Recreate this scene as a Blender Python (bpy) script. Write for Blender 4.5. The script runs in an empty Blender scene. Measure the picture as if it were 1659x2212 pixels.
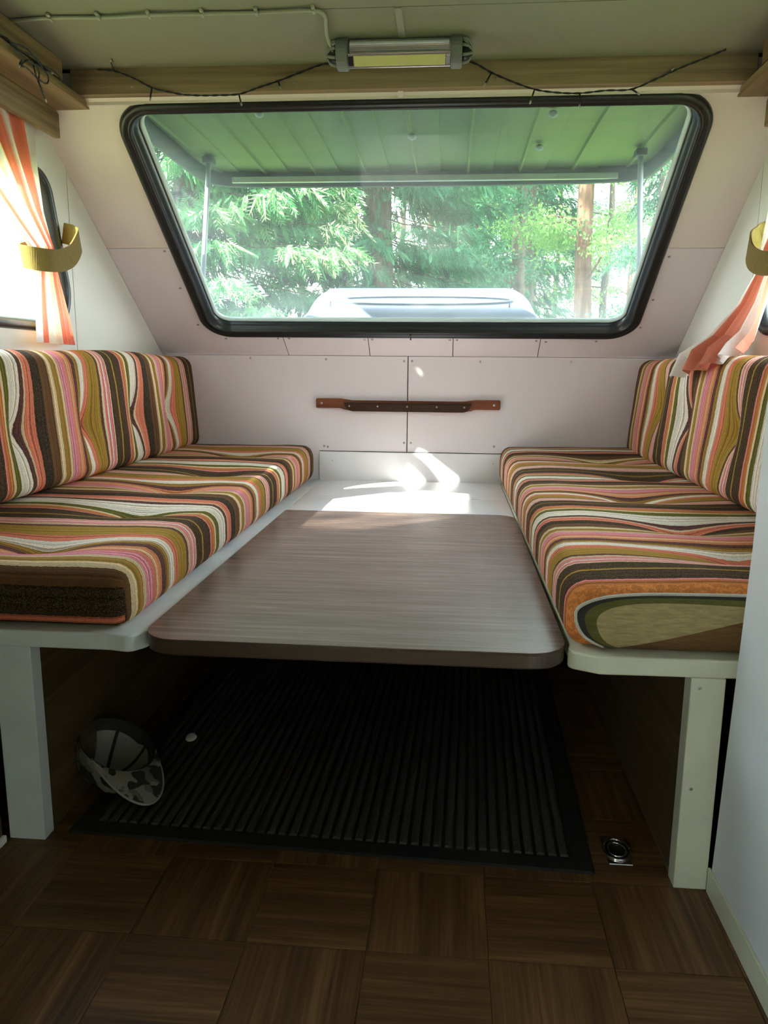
import bpy, bmesh, math, random
import numpy as np
from mathutils import Vector, Matrix

scene = bpy.context.scene
COL = scene.collection
R = math.radians
random.seed(7)
rng = np.random.default_rng(7)

# ------------------------------------------------------------------ camera
def make_camera():
    p, w, r = R(10.7), R(4.8), R(0.5)
    fwd = Vector((-math.sin(w)*math.cos(p), math.cos(w)*math.cos(p), -math.sin(p)))
    rt = Vector((math.cos(w), math.sin(w), 0)); up = rt.cross(fwd)
    Rv = math.cos(r)*rt + math.sin(r)*up
    Uv = -math.sin(r)*rt + math.cos(r)*up
    cd = bpy.data.cameras.new('camera'); co = bpy.data.objects.new('camera', cd); COL.objects.link(co)
    m = Matrix.Identity(4)
    for i in range(3):
        m[i][0] = Rv[i]; m[i][1] = Uv[i]; m[i][2] = -fwd[i]
    m[0][3], m[1][3], m[2][3] = 0, 0, 1.0
    co.matrix_world = m
    cd.sensor_fit = 'HORIZONTAL'; cd.sensor_width = 36.0; cd.lens = 36.0*1660/1659
    cd.clip_start = 0.02; cd.clip_end = 300
    scene.camera = co
make_camera()

# ------------------------------------------------------------------ world, sun, exposure
EXPOSURE = 1.68
world = bpy.data.worlds.new('sky'); scene.world = world; world.use_nodes = True
wn = world.node_tree; wn.nodes.clear()
w_out = wn.nodes.new('ShaderNodeOutputWorld'); w_bg = wn.nodes.new('ShaderNodeBackground')
w_geo = wn.nodes.new('ShaderNodeTexCoord'); w_sep = wn.nodes.new('ShaderNodeSeparateXYZ')
w_rmp = wn.nodes.new('ShaderNodeValToRGB')
w_rmp.color_ramp.elements[0].position = 0.0; w_rmp.color_ramp.elements[0].color = (1.0, 0.975, 0.95, 1)
w_rmp.color_ramp.elements[1].position = 0.75; w_rmp.color_ramp.elements[1].color = (0.80, 0.88, 1.0, 1)
wn.links.new(w_geo.outputs['Generated'], w_sep.inputs[0]); wn.links.new(w_sep.outputs['Z'], w_rmp.inputs[0])
wn.links.new(w_rmp.outputs[0], w_bg.inputs[0]); wn.links.new(w_bg.outputs[0], w_out.inputs[0])
w_bg.inputs[1].default_value = 4.2
sl = bpy.data.lights.new('sun', 'SUN'); sl.energy = 9.0; sl.angle = R(0.53); sl.color = (1.0, 0.93, 0.82)
so = bpy.data.objects.new('sun', sl); COL.objects.link(so)
SUN_DIR = Vector((1.0, 0.82, -0.765)).normalized()
so.rotation_euler = SUN_DIR.to_track_quat('-Z', 'Y').to_euler()
so.location = (-8, -6, 9)
scene.view_settings.view_transform = 'Standard'; scene.view_settings.look = 'None'
scene.view_settings.gamma = 1; scene.view_settings.use_curve_mapping = False
scene.view_settings.exposure = EXPOSURE
scene.cycles.max_bounces = 12; scene.cycles.diffuse_bounces = 7; scene.cycles.transparent_max_bounces = 24
scene.cycles.sample_clamp_indirect = 6.0
scene.cycles.use_denoising = True

# ------------------------------------------------------------------ material helpers
def new_mat(name):
    m = bpy.data.materials.new(name); m.use_nodes = True
    nt = m.node_tree
    return m, nt, nt.nodes['Principled BSDF']
def node(nt, t, **kw):
    n = nt.nodes.new(t)
    for k, v in kw.items(): setattr(n, k, v)
    return n
def rgba(c): return (c[0], c[1], c[2], 1.0)
def srgb(r, g, b):
    f = lambda v: (v/255/12.92) if v/255 <= 0.04045 else ((v/255+0.055)/1.055)**2.4
    return (f(r), f(g), f(b))
def ramp(nt, stops, interp='LINEAR'):
    n = nt.nodes.new('ShaderNodeValToRGB'); cr = n.color_ramp; cr.interpolation = interp
    while len(cr.elements) < len(stops): cr.elements.new(0.5)
    for e, (p, c) in zip(cr.elements, stops): e.position = p; e.color = rgba(c)
    return n
def coords(nt, scale, kind='Object', rot=(0, 0, 0)):
    tc = nt.nodes.new('ShaderNodeTexCoord'); mp = nt.nodes.new('ShaderNodeMapping')
    mp.inputs['Scale'].default_value = scale; mp.inputs['Rotation'].default_value = rot
    nt.links.new(tc.outputs[kind], mp.inputs[0]); return mp
def noise(nt, vec, scale, detail=3, rough=0.55, dist=0.0):
    n = nt.nodes.new('ShaderNodeTexNoise'); n.inputs['Scale'].default_value = scale
    n.inputs['Detail'].default_value = detail; n.inputs['Roughness'].default_value = rough
    n.inputs['Distortion'].default_value = dist
    nt.links.new(vec.outputs[0], n.inputs['Vector']); return n
def bump(nt, src, bs, strength, dist):
    b = nt.nodes.new('ShaderNodeBump'); b.inputs['Strength'].default_value = strength; b.inputs['Distance'].default_value = dist
    nt.links.new(src, b.inputs['Height']); nt.links.new(b.outputs[0], bs.inputs['Normal']); return b

def plain(name, col, rough=0.5, metal=0.0, var=0.06, scale=8.0, bmp=0.0, bscale=200.0, spec=0.5):
    m, nt, bs = new_mat(name)
    mp = coords(nt, (1, 1, 1)); n = noise(nt, mp, scale, 4)
    lo = tuple(max(0, c*(1-var)) for c in col); hi = tuple(min(1, c*(1+var)) for c in col)
    rp = ramp(nt, [(0.3, lo), (0.7, hi)])
    nt.links.new(n.outputs[0], rp.inputs[0]); nt.links.new(rp.outputs[0], bs.inputs['Base Color'])
    bs.inputs['Roughness'].default_value = rough; bs.inputs['Metallic'].default_value = metal
    bs.inputs['Specular IOR Level'].default_value = spec
    if bmp:
        n2 = noise(nt, mp, bscale, 2); bump(nt, n2.outputs[0], bs, bmp, 0.002)
    return m

def wood(name, dark, mid, light, axis='x', fine=55.0, rough=0.55, ring=3.0, long=1.6, spec=0.4, rnd=False, bmp=0.15):
    m, nt, bs = new_mat(name)
    sc = {'x': (long, fine, fine), 'y': (fine, long, fine), 'z': (fine, fine, long)}[axis]
    mp = coords(nt, sc)
    vec = mp
    if rnd:
        oi = nt.nodes.new('ShaderNodeObjectInfo'); mul = node(nt, 'ShaderNodeMath', operation='MULTIPLY'); mul.inputs[1].default_value = 37.0
        nt.links.new(oi.outputs['Random'], mul.inputs[0])
        add = node(nt, 'ShaderNodeVectorMath', operation='ADD'); cb = nt.nodes.new('ShaderNodeCombineXYZ')
        for i in range(3): nt.links.new(mul.outputs[0], cb.inputs[i])
        nt.links.new(mp.outputs[0], add.inputs[0]); nt.links.new(cb.outputs[0], add.inputs[1]); vec = add
    n1 = noise(nt, vec, 1.0, 5, 0.65, 0.6)
    lsc = {'x': (long*0.35, ring*4, ring*4), 'y': (ring*4, long*0.35, ring*4), 'z': (ring*4, ring*4, long*0.35)}[axis]
    mp2 = coords(nt, lsc); n2 = noise(nt, mp2, 1.0, 3, 0.5, 1.2)
    mx = nt.nodes.new('ShaderNodeMix'); mx.data_type = 'FLOAT'; mx.inputs[0].default_value = 0.45
    nt.links.new(n1.outputs[0], mx.inputs[2]); nt.links.new(n2.outputs[0], mx.inputs[3])
    rp = ramp(nt, [(0.33, dark), (0.5, mid), (0.66, light)])
    nt.links.new(mx.outputs[0], rp.inputs[0]); nt.links.new(rp.outputs[0], bs.inputs['Base Color'])
    bs.inputs['Roughness'].default_value = rough; bs.inputs['Specular IOR Level'].default_value = spec
    if bmp: bump(nt, n1.outputs[0], bs, bmp, 0.0015)
    return m

# ------------------------------------------------------------------ mesh helpers
def link_mesh(name, verts, faces, mat, parent=None, smooth=False, attrs=None):
    me = bpy.data.meshes.new(name); me.from_pydata([tuple(v) for v in verts], [], faces); me.update()
    o = bpy.data.objects.new(name, me); COL.objects.link(o)
    if mat: me.materials.append(mat)
    if parent: o.parent = parent
    if smooth: me.polygons.foreach_set('use_smooth', [True]*len(me.polygons))
    for k, vals in (attrs or {}).items():
        a = me.attributes.new(k, 'FLOAT', 'POINT'); a.data.foreach_set('value', np.asarray(vals, dtype=np.float32))
    return o
def bm_obj(name, bm, mat, parent=None, smooth=False):
    bmesh.ops.recalc_face_normals(bm, faces=bm.faces)
    me = bpy.data.meshes.new(name); bm.to_mesh(me); bm.free()
    o = bpy.data.objects.new(name, me); COL.objects.link(o)
    if mat: me.materials.append(mat)
    if parent: o.parent = parent
    if smooth: me.polygons.foreach_set('use_smooth', [True]*len(me.polygons))
    return o
def add_box(bm, x0, x1, y0, y1, z0, z1, bev=0.0, seg=2, M=None):
    vs = [bm.verts.new((x, y, z)) for x in (x0, x1) for y in (y0, y1) for z in (z0, z1)]
    idx = [(0, 1, 3, 2), (4, 6, 7, 5), (0, 4, 5, 1), (2, 3, 7, 6), (0, 2, 6, 4), (1, 5, 7, 3)]
    fs = [bm.faces.new([vs[i] for i in f]) for f in idx]
    if M is not None: bmesh.ops.transform(bm, matrix=M, verts=vs)
    if bev:
        es = list({e for f in fs for e in f.edges})
        bmesh.ops.bevel(bm, geom=es, offset=bev, segments=seg, affect='EDGES', profile=0.5)
def box(name, x0, x1, y0, y1, z0, z1, mat, parent=None, bev=0.0, M=None, seg=2):
    bm = bmesh.new(); add_box(bm, x0, x1, y0, y1, z0, z1, bev, seg, M); return bm_obj(name, bm, mat, parent)
def rrect(u0, u1, v0, v1, r, n=8):
    pts = []
    for cx, cy, a0 in ((u1-r, v0+r, -90), (u1-r, v1-r, 0), (u0+r, v1-r, 90), (u0+r, v0+r, 180)):
        for i in range(n+1):
            a = R(a0+90*i/n); pts.append((cx+r*math.cos(a), cy+r*math.sin(a)))
    return pts
def fillet(pts, rs, n=6):
    """round the corners of a polygon"""
    out = []; N = len(pts)
    for i in range(N):
        p = Vector(pts[i]); a = Vector(pts[i-1])-p; b = Vector(pts[(i+1) % N])-p; r = rs[i]
        if r <= 0: out.append(tuple(p)); continue
        la, lb = a.normalized(), b.normalized(); ang = la.angle(lb); d = r/math.tan(ang/2)
        p1 = p+la*d; p2 = p+lb*d; c = p+(la+lb).normalized()*(r/math.sin(ang/2))
        a1 = math.atan2(p1.y-c.y, p1.x-c.x); a2 = math.atan2(p2.y-c.y, p2.x-c.x); da = (a2-a1+math.pi) % (2*math.pi)-math.pi
        for k in range(n+1): t = a1+da*k/n; out.append((c.x+r*math.cos(t), c.y+r*math.sin(t)))
    return out
def inset_quad(q, d):
    """move the edges of a counter-clockwise polygon inwards by d"""
    N = len(q); L = []
    for i in range(N):
        a, b = Vector(q[i]), Vector(q[(i+1) % N]); t = (b-a).normalized(); L.append((a+Vector((-t.y, t.x))*d, t))
    out = []
    for i in range(N):
        (p, t), (p2, t2) = L[i-1], L[i]; det = t.x*-t2.y+t2.x*t.y; r = p2-p
        k = (r.x*-t2.y+t2.x*r.y)/det; out.append(tuple(p+t*k))
    return out
def plate(name, outer, holes, t, M, mat, parent=None, bev=0.0):
    """flat plate: 2-D outline with holes, from w=0 to w=t, placed by M"""
    bm = bmesh.new(); edges = []
    for loop in [outer]+list(holes):
        vs = [bm.verts.new((p[0], p[1], 0)) for p in loop]
        edges += [bm.edges.new((vs[i], vs[(i+1) % len(vs)])) for i in range(len(vs))]
    if holes: bmesh.ops.triangle_fill(bm, use_beauty=True, use_dissolve=False, edges=edges)
    else: bm.faces.new(list(bm.verts))
    ret = bmesh.ops.extrude_face_region(bm, geom=list(bm.faces))
    bmesh.ops.translate(bm, vec=(0, 0, t), verts=[g for g in ret['geom'] if isinstance(g, bmesh.types.BMVert)])
    bmesh.ops.transform(bm, matrix=M, verts=list(bm.verts))
    return bm_obj(name, bm, mat, parent)
def frame_M(o, u, v, w):
    m = Matrix.Identity(4)
    for i in range(3): m[i][0] = u[i]; m[i][1] = v[i]; m[i][2] = w[i]; m[i][3] = o[i]
    return m
def ring(name, u0, u1, v0, v1, r, profile, M, mat, parent=None, n=10, closed=True, quad=None):
    """sweep a (inset, height) profile round a rounded rectangle"""
    rows = []
    for d, h in profile:
        loop = fillet(inset_quad(quad, d), [max(k-d, .01) for k in r], n) if quad else rrect(u0+d, u1-d, v0+d, v1-d, max(r-d, 0.004), n)
        rows.append([M @ Vector((p[0], p[1], h)) for p in loop])
    N = len(rows[0]); verts = [v for row in rows for v in row]; faces = []
    K = len(rows)
    for k in range(K if closed else K-1):
        a, b = k*N, ((k+1) % K)*N
        for i in range(N):
            j = (i+1) % N; faces.append((a+i, a+j, b+j, b+i))
    return link_mesh(name, verts, faces, mat, parent, smooth=True)
def catmull(pts, sub=6):
    P = [Vector(p) for p in pts]; out = []
    for i in range(len(P)-1):
        p0, p1, p2, p3 = P[max(i-1, 0)], P[i], P[i+1], P[min(i+2, len(P)-1)]
        for k in range(sub):
            t = k/sub
            out.append(0.5*((2*p1)+(p2-p0)*t+(2*p0-5*p1+4*p2-p3)*t*t+(3*p1-p0-3*p2+p3)*t**3))
    out.append(P[-1]); return out
def add_tube(V, F, path, rad, n=6, cap=True):
    """append a tube to vertex and face lists; rad is a number or a list"""
    path = [Vector(p) for p in path]; base = len(V); L = len(path)
    ref = Vector((0.13, 0.31, 0.94)).normalized()
    for i, p in enumerate(path):
        t = (path[min(i+1, L-1)]-path[max(i-1, 0)]).normalized()
        if abs(t.dot(ref)) > 0.95: a = t.cross(Vector((1, 0, 0))).normalized()
        else: a = t.cross(ref).normalized()
        b = t.cross(a); rr = rad[i] if isinstance(rad, (list, tuple)) else rad
        for k in range(n):
            an = 2*math.pi*k/n; V.append(p+a*(rr*math.cos(an))+b*(rr*math.sin(an)))
    for i in range(L-1):
        for k in range(n):
            j = (k+1) % n; F.append((base+i*n+k, base+i*n+j, base+(i+1)*n+j, base+(i+1)*n+k))
    if cap:
        F.append(tuple(base+k for k in range(n))[::-1]); F.append(tuple(base+(L-1)*n+k for k in range(n)))
def tube(name, path, rad, mat, parent=None, n=8, sub=0):
    V, F = [], []; add_tube(V, F, catmull(path, sub) if sub else path, rad, n)
    return link_mesh(name, V, F, mat, parent, smooth=True)
def tube_vf(path, rad, n=6):
    V, F = [], []; add_tube(V, F, path, rad, n); return V, F
def empty(name, loc=(0, 0, 0)):
    o = bpy.data.objects.new(name, None); COL.objects.link(o); o.location = loc; o.empty_display_size = 0.05; return o
def thing(name, label, cat, group=None, loc=(0, 0, 0)):
    o = empty(name, loc); return tag(o, label, cat, group)
def tag(o, label, cat, group=None):
    o['label'] = label; o['category'] = cat
    if group: o['group'] = group
    return o
def structure(o): o['kind'] = 'structure'; return o
def adopt(child, parent):
    """parent a world-space mesh under an Empty that is not at the origin"""
    child.parent = parent; child.location = child.location - parent.location; return child

# ------------------------------------------------------------------ materials
M_panel = plain('painted_panel', srgb(230, 219, 223), 0.55, var=0.03, scale=3, bmp=0.08, bscale=400)
M_panel_up = plain('painted_panel_upper', srgb(230, 217, 212), 0.6, var=0.03, scale=3, bmp=0.08, bscale=400)
M_sidewall = plain('side_panel_paint', srgb(222, 222, 214), 0.55, var=0.025, scale=2.5, bmp=0.06, bscale=400)
M_ceiling = plain('ceiling_paint', srgb(136, 134, 114), 0.65, var=0.04, scale=4, bmp=0.1, bscale=300)
M_gap = plain('dark_gap', (0.03, 0.028, 0.03), 0.9)
M_white = plain('white_gloss_paint', srgb(236, 232, 235), 0.32, var=0.03, scale=6)
M_bench = plain('bench_paint', srgb(218, 226, 232), 0.42, var=0.05, scale=14, bmp=0.06, bscale=120)
M_bench_r = plain('bench_paint_yellowed', srgb(214, 216, 192), 0.45, var=0.05, scale=14, bmp=0.06, bscale=120)
M_lockerw = plain('wardrobe_laminate', srgb(222, 226, 230), 0.45, var=0.02, scale=3)
M_rubber = plain('black_rubber', (0.012, 0.014, 0.015), 0.34, var=0.2, scale=20)
M_oak_x = wood('oak_rail_x', srgb(98, 80, 58), srgb(138, 116, 90), srgb(166, 142, 114), 'x', 45, 0.6)
M_oak_y = wood('oak_rail_y', srgb(96, 76, 50), srgb(134, 110, 78), srgb(160, 134, 98), 'y', 45, 0.6)
M_table = wood('table_laminate', srgb(88, 70, 63), srgb(118, 98, 90), srgb(144, 123, 114), 'x', 420, 0.27, 14, 7, 0.4, bmp=0.03)
M_tedge = plain('table_edge_band', srgb(74, 60, 50), 0.3, var=0.12, scale=12)
M_tile = wood('parquet_tile', srgb(66, 44, 24), srgb(104, 74, 44), srgb(132, 98, 62), 'x', 120, 0.42, 6, 4, 0.4, rnd=True, bmp=0.05)
M_sidewood = wood('bench_side_laminate', srgb(60, 48, 31), srgb(88, 72, 48), srgb(112, 94, 66), 'y', 90, 0.5, 5, 2)
M_railwood = wood('red_brown_wood', srgb(82, 40, 24), srgb(124, 66, 40), srgb(150, 86, 54), 'x', 60, 0.4)
M_darkstrip = plain('dark_bronze_strip', srgb(70, 46, 34), 0.3, 0.55)
M_chrome = plain('chrome', (0.75, 0.76, 0.78), 0.14, 1.0, var=0.04)
M_screw = plain('screw_steel', (0.42, 0.41, 0.4), 0.35, 0.9, var=0.1, scale=300)
M_greyplast = plain('grey_plastic', srgb(120, 122, 120), 0.45)
M_alu = plain('aluminium', (0.62, 0.63, 0.64), 0.32, 0.9, var=0.06, scale=30)
M_diff = plain('yellow_diffuser', srgb(212, 204, 140), 0.3)
M_black = plain('black_plastic', (0.01, 0.01, 0.011), 0.4)
M_cable = plain('white_cable', srgb(164, 163, 146), 0.5)
M_wire = plain('dark_green_wire', (0.012, 0.018, 0.016), 0.45)
M_bulb = plain('clear_bulb', (0.36, 0.38, 0.38), 0.08)
M_matrib = plain('mat_pile', srgb(64, 61, 56), 0.95, var=0.35, scale=260, bmp=0.6, bscale=500)
M_matrub = plain('mat_rubber', (0.016, 0.016, 0.016), 0.6)
M_tie = plain('olive_felt', srgb(120, 100, 42), 0.85, var=0.08, scale=60, bmp=0.3, bscale=500)
M_oldpl = plain('shutter_sheet', srgb(98, 114, 74), 0.5, var=0.05, scale=5, bmp=0.12, bscale=60)
M_shutrim = plain('shutter_rim', srgb(52, 66, 72), 0.55, 0.0)
M_strut = plain('strut_grey', srgb(150, 162, 166), 0.35)
M_boxpl = plain('box_fibreglass', srgb(104, 116, 138), 0.3, var=0.03)
M_bark = wood('bark', srgb(54, 48, 42), srgb(82, 74, 66), srgb(112, 104, 94), 'z', 14, 0.95, 4, 3, 0.2, bmp=0.9)
M_barkp = wood('pine_bark', srgb(70, 52, 42), srgb(104, 78, 62), srgb(136, 106, 86), 'z', 12, 0.95, 4, 3, 0.2, bmp=0.9)

def leaf_mat(name, c1, c2, c3, trans=0.35):
    m, nt, bs = new_mat(name)
    mp = coords(nt, (1, 1, 1)); n = noise(nt, mp, 2.2, 4)
    rp = ramp(nt, [(0.3, c1), (0.5, c2), (0.72, c3)])
    nt.links.new(n.outputs[0], rp.inputs[0]); nt.links.new(rp.outputs[0], bs.inputs['Base Color'])
    bs.inputs['Roughness'].default_value = 0.7; bs.inputs['Specular IOR Level'].default_value = 0.25
    tr = nt.nodes.new('ShaderNodeBsdfTranslucent'); nt.links.new(rp.outputs[0], tr.inputs[0])
    mx = nt.nodes.new('ShaderNodeMixShader'); mx.inputs[0].default_value = trans
    nt.links.new(bs.outputs[0], mx.inputs[1]); nt.links.new(tr.outputs[0], mx.inputs[2])
    nt.links.new(mx.outputs[0], nt.nodes['Material Output'].inputs[0])
    return m
M_spruce = leaf_mat('spruce_needles', srgb(40, 84, 58), srgb(70, 124, 78), srgb(112, 160, 98))
M_spruce_d = leaf_mat('dark_spruce_needles', srgb(34, 76, 60), srgb(58, 108, 78), srgb(92, 140, 98))
M_birch = leaf_mat('broad_leaves', srgb(70, 112, 62), srgb(104, 146, 78), srgb(146, 178, 100), 0.45)
M_sunlit_tips = leaf_mat('sunlit_needles', srgb(190, 196, 150), srgb(216, 210, 176), srgb(226, 224, 196), 0.4)  # sunlight on the outer twigs, put into a pale needle colour
M_grass = plain('grass', srgb(112, 140, 58), 0.95, var=0.3, scale=1.2, bmp=0.5, bscale=40)

def glass_mat(name, haze):
    m, nt, bs = new_mat(name)
    out = nt.nodes['Material Output']; nt.nodes.remove(bs)
    tr = nt.nodes.new('ShaderNodeBsdfTransparent'); tr.inputs[0].default_value = (0.93, 0.98, 0.97, 1)
    gl = nt.nodes.new('ShaderNodeBsdfGlossy'); gl.inputs['Roughness'].default_value = 0.03
    fr = nt.nodes.new('ShaderNodeFresnel'); fr.inputs[0].default_value = 1.38
    ge = nt.nodes.new('ShaderNodeNewGeometry'); sb = node(nt, 'ShaderNodeMath', operation='SUBTRACT'); sb.inputs[0].default_value = 1.0; nt.links.new(ge.outputs['Backfacing'], sb.inputs[1])
    fm = node(nt, 'ShaderNodeMath', operation='MULTIPLY'); nt.links.new(fr.outputs[0], fm.inputs[0]); nt.links.new(sb.outputs[0], fm.inputs[1])
    m1 = nt.nodes.new('ShaderNodeMixShader'); nt.links.new(fm.outputs[0], m1.inputs[0])
    nt.links.new(tr.outputs[0], m1.inputs[1]); nt.links.new(gl.outputs[0], m1.inputs[2])
    df = nt.nodes.new('ShaderNodeBsdfTranslucent'); df.inputs[0].default_value = (0.86, 0.95, 0.96, 1)
    mp = coords(nt, (1, 1, 1)); n = noise(nt, mp, 3.5, 5, 0.6); n2 = noise(nt, mp, 90, 2)
    mr = nt.nodes.new('ShaderNodeMapRange'); mr.inputs[1].default_value = 0.3; mr.inputs[2].default_value = 0.75
    mr.inputs[3].default_value = haze*0.45; mr.inputs[4].default_value = haze*1.6
    nt.links.new(n.outputs[0], mr.inputs[0])
    m2 = nt.nodes.new('ShaderNodeMixShader'); nt.links.new(mr.outputs[0], m2.inputs[0])
    nt.links.new(m1.outputs[0], m2.inputs[1]); nt.links.new(df.outputs[0], m2.inputs[2])
    nt.links.new(m2.outputs[0], out.inputs[0]); return m
M_glass = glass_mat('dusty_acrylic', 0.075)
M_glass_s = glass_mat('side_acrylic', 0.05)
M_rim = plain('acrylic_rim', srgb(206, 226, 222), 0.12, var=0.05)

# striped upholstery -------------------------------------------------------
CREAM = srgb(220, 200, 164); WHITE = srgb(226, 220, 208); OLV = srgb(158, 124, 58); ORG = srgb(196, 126, 70)
PINK = srgb(216, 130, 138); COR = srgb(216, 128, 104); PEACH = srgb(214, 142, 102); PLUM = srgb(92, 58, 62)
GOLD = srgb(166, 134, 58); DKB = srgb(62, 50, 38); BLK = srgb(46, 44, 40); BRN = srgb(106, 76, 50); GRN = srgb(102, 100, 42)
ROSE = srgb(220, 144, 164)
STRIPES = [(.025, CREAM), (.030, OLV), (.016, CREAM), (.039, ROSE), (.021, COR), (.008, CREAM), (.024, PEACH), (.024, PLUM),
           (.024, OLV), (.033, WHITE), (.027, COR), (.062, GOLD), (.012, PLUM), (.014, CREAM), (.014, PINK), (.010, WHITE), (.016, PINK), (.008, CREAM),
           (.048, DKB), (.009, GOLD), (.060, DKB), (.010, PINK), (.030, ORG), (.012, CREAM), (.028, GRN), (.062, WHITE), (.018, PLUM),
           (.008, CREAM), (.034, COR), (.046, BLK), (.050, BRN)]
PERIOD = 0.80
def stripe_mat(name, front=False):
    m, nt, bs = new_mat(name)
    tot = sum(w for w, _ in STRIPES); pos = 0; stops = []
    for w, c in STRIPES: stops.append((pos/tot, c)); pos += w
    at = nt.nodes.new('ShaderNodeAttribute'); at.attribute_name = 'stripe'
    # wavering thread edges
    mpw = coords(nt, (1, 1, 1)); nw = noise(nt, mpw, 90, 2)
    wob = node(nt, 'ShaderNodeMath', operation='MULTIPLY_ADD'); wob.inputs[1].default_value = 0.005; nt.links.new(nw.outputs[0], wob.inputs[0])
    nt.links.new(at.outputs['Fac'], wob.inputs[2])
    dv = node(nt, 'ShaderNodeMath', operation='DIVIDE'); dv.inputs[1].default_value = PERIOD; nt.links.new(wob.outputs[0], dv.inputs[0])
    fr = node(nt, 'ShaderNodeMath', operation='FRACT'); nt.links.new(dv.outputs[0], fr.inputs[0])
    rp = ramp(nt, stops, 'CONSTANT'); nt.links.new(fr.outputs[0], rp.inputs[0])
    # threads: 1-D noise along the stripe coordinate
    th = nt.nodes.new('ShaderNodeTexNoise'); th.noise_dimensions = '1D'; th.inputs['Scale'].default_value = 1.0; th.inputs['Detail'].default_value = 2
    mw = node(nt, 'ShaderNodeMath', operation='MULTIPLY'); mw.inputs[1].default_value = 330.0
    nt.links.new(wob.outputs[0], mw.inputs[0]); nt.links.new(mw.outputs[0], th.inputs['W'])
    # slubs
    ns = noise(nt, mpw, 520, 2, 0.6)
    r1 = ramp(nt, [(0.34, (0.42, 0.36, 0.30)), (0.47, (1, 1, 1)), (0.7, (1.2, 1.16, 1.08))]); nt.links.new(th.outputs[0], r1.inputs[0])
    r2 = ramp(nt, [(0.32, (0.62, 0.6, 0.58)), (0.5, (1, 1, 1)), (0.7, (1.22, 1.18, 1.1))]); nt.links.new(ns.outputs[0], r2.inputs[0])
    m1 = nt.nodes.new('ShaderNodeMix'); m1.data_type = 'RGBA'; m1.blend_type = 'MULTIPLY'; m1.inputs[0].default_value = 0.75
    nt.links.new(rp.outputs[0], m1.inputs[6]); nt.links.new(r1.outputs[0], m1.inputs[7])
    m2 = nt.nodes.new('ShaderNodeMix'); m2.data_type = 'RGBA'; m2.blend_type = 'MULTIPLY'; m2.inputs[0].default_value = 0.9
    nt.links.new(m1.outputs[2], m2.inputs[6]); nt.links.new(r2.outputs[0], m2.inputs[7])
    t2 = nt.nodes.new('ShaderNodeTexNoise'); t2.noise_dimensions = '1D'; t2.inputs['Scale'].default_value = 1.0; t2.inputs['Detail'].default_value = 1
    mw2 = node(nt, 'ShaderNodeMath', operation='MULTIPLY'); mw2.inputs[1].default_value = 135.0
    nt.links.new(wob.outputs[0], mw2.inputs[0]); nt.links.new(mw2.outputs[0], t2.inputs['W'])
    r3 = ramp(nt, [(0.36, (0.50, 0.36, 0.30)), (0.42, (1, 0.97, 0.95)), (0.60, (1, 1, 1)), (0.66, (1.35, 1.22, 1.12))]); nt.links.new(t2.outputs[0], r3.inputs[0])
    m2b = nt.nodes.new('ShaderNodeMix'); m2b.data_type = 'RGBA'; m2b.blend_type = 'MULTIPLY'; m2b.inputs[0].default_value = 0.8
    nt.links.new(m2.outputs[2], m2b.inputs[6]); nt.links.new(r3.outputs[0], m2b.inputs[7]); m2 = m2b
    # brown flecks woven through the dark bands
    lum = node(nt, 'ShaderNodeRGBToBW'); nt.links.new(rp.outputs[0], lum.inputs[0])
    lt = node(nt, 'ShaderNodeMath', operation='LESS_THAN'); lt.inputs[1].default_value = 0.075; nt.links.new(lum.outputs[0], lt.inputs[0])
    gt = node(nt, 'ShaderNodeMath', operation='GREATER_THAN'); gt.inputs[1].default_value = 0.57; nt.links.new(ns.outputs[0], gt.inputs[0])
    ml = node(nt, 'ShaderNodeMath', operation='MULTIPLY'); nt.links.new(lt.outputs[0], ml.inputs[0]); nt.links.new(gt.outputs[0], ml.inputs[1])
    ms = node(nt, 'ShaderNodeMath', operation='MULTIPLY'); ms.inputs[1].default_value = 0.45; nt.links.new(ml.outputs[0], ms.inputs[0])
    m3 = nt.nodes.new('ShaderNodeMix'); m3.data_type = 'RGBA'; m3.inputs[7].default_value = rgba(srgb(150, 112, 70))
    nt.links.new(ms.outputs[0], m3.inputs[0]); nt.links.new(m2.outputs[2], m3.inputs[6])
    nt.links.new(m3.outputs[2], bs.inputs['Base Color'])
    bs.inputs['Roughness'].default_value = 0.92; bs.inputs['Specular IOR Level'].default_value = 0.15
    ad = node(nt, 'ShaderNodeMath', operation='ADD'); nt.links.new(th.outputs[0], ad.inputs[0]); nt.links.new(ns.outputs[0], ad.inputs[1])
    bump(nt, ad.outputs[0], bs, 0.35, 0.002)
    return m
M_stripe = stripe_mat('striped_weave')

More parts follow.
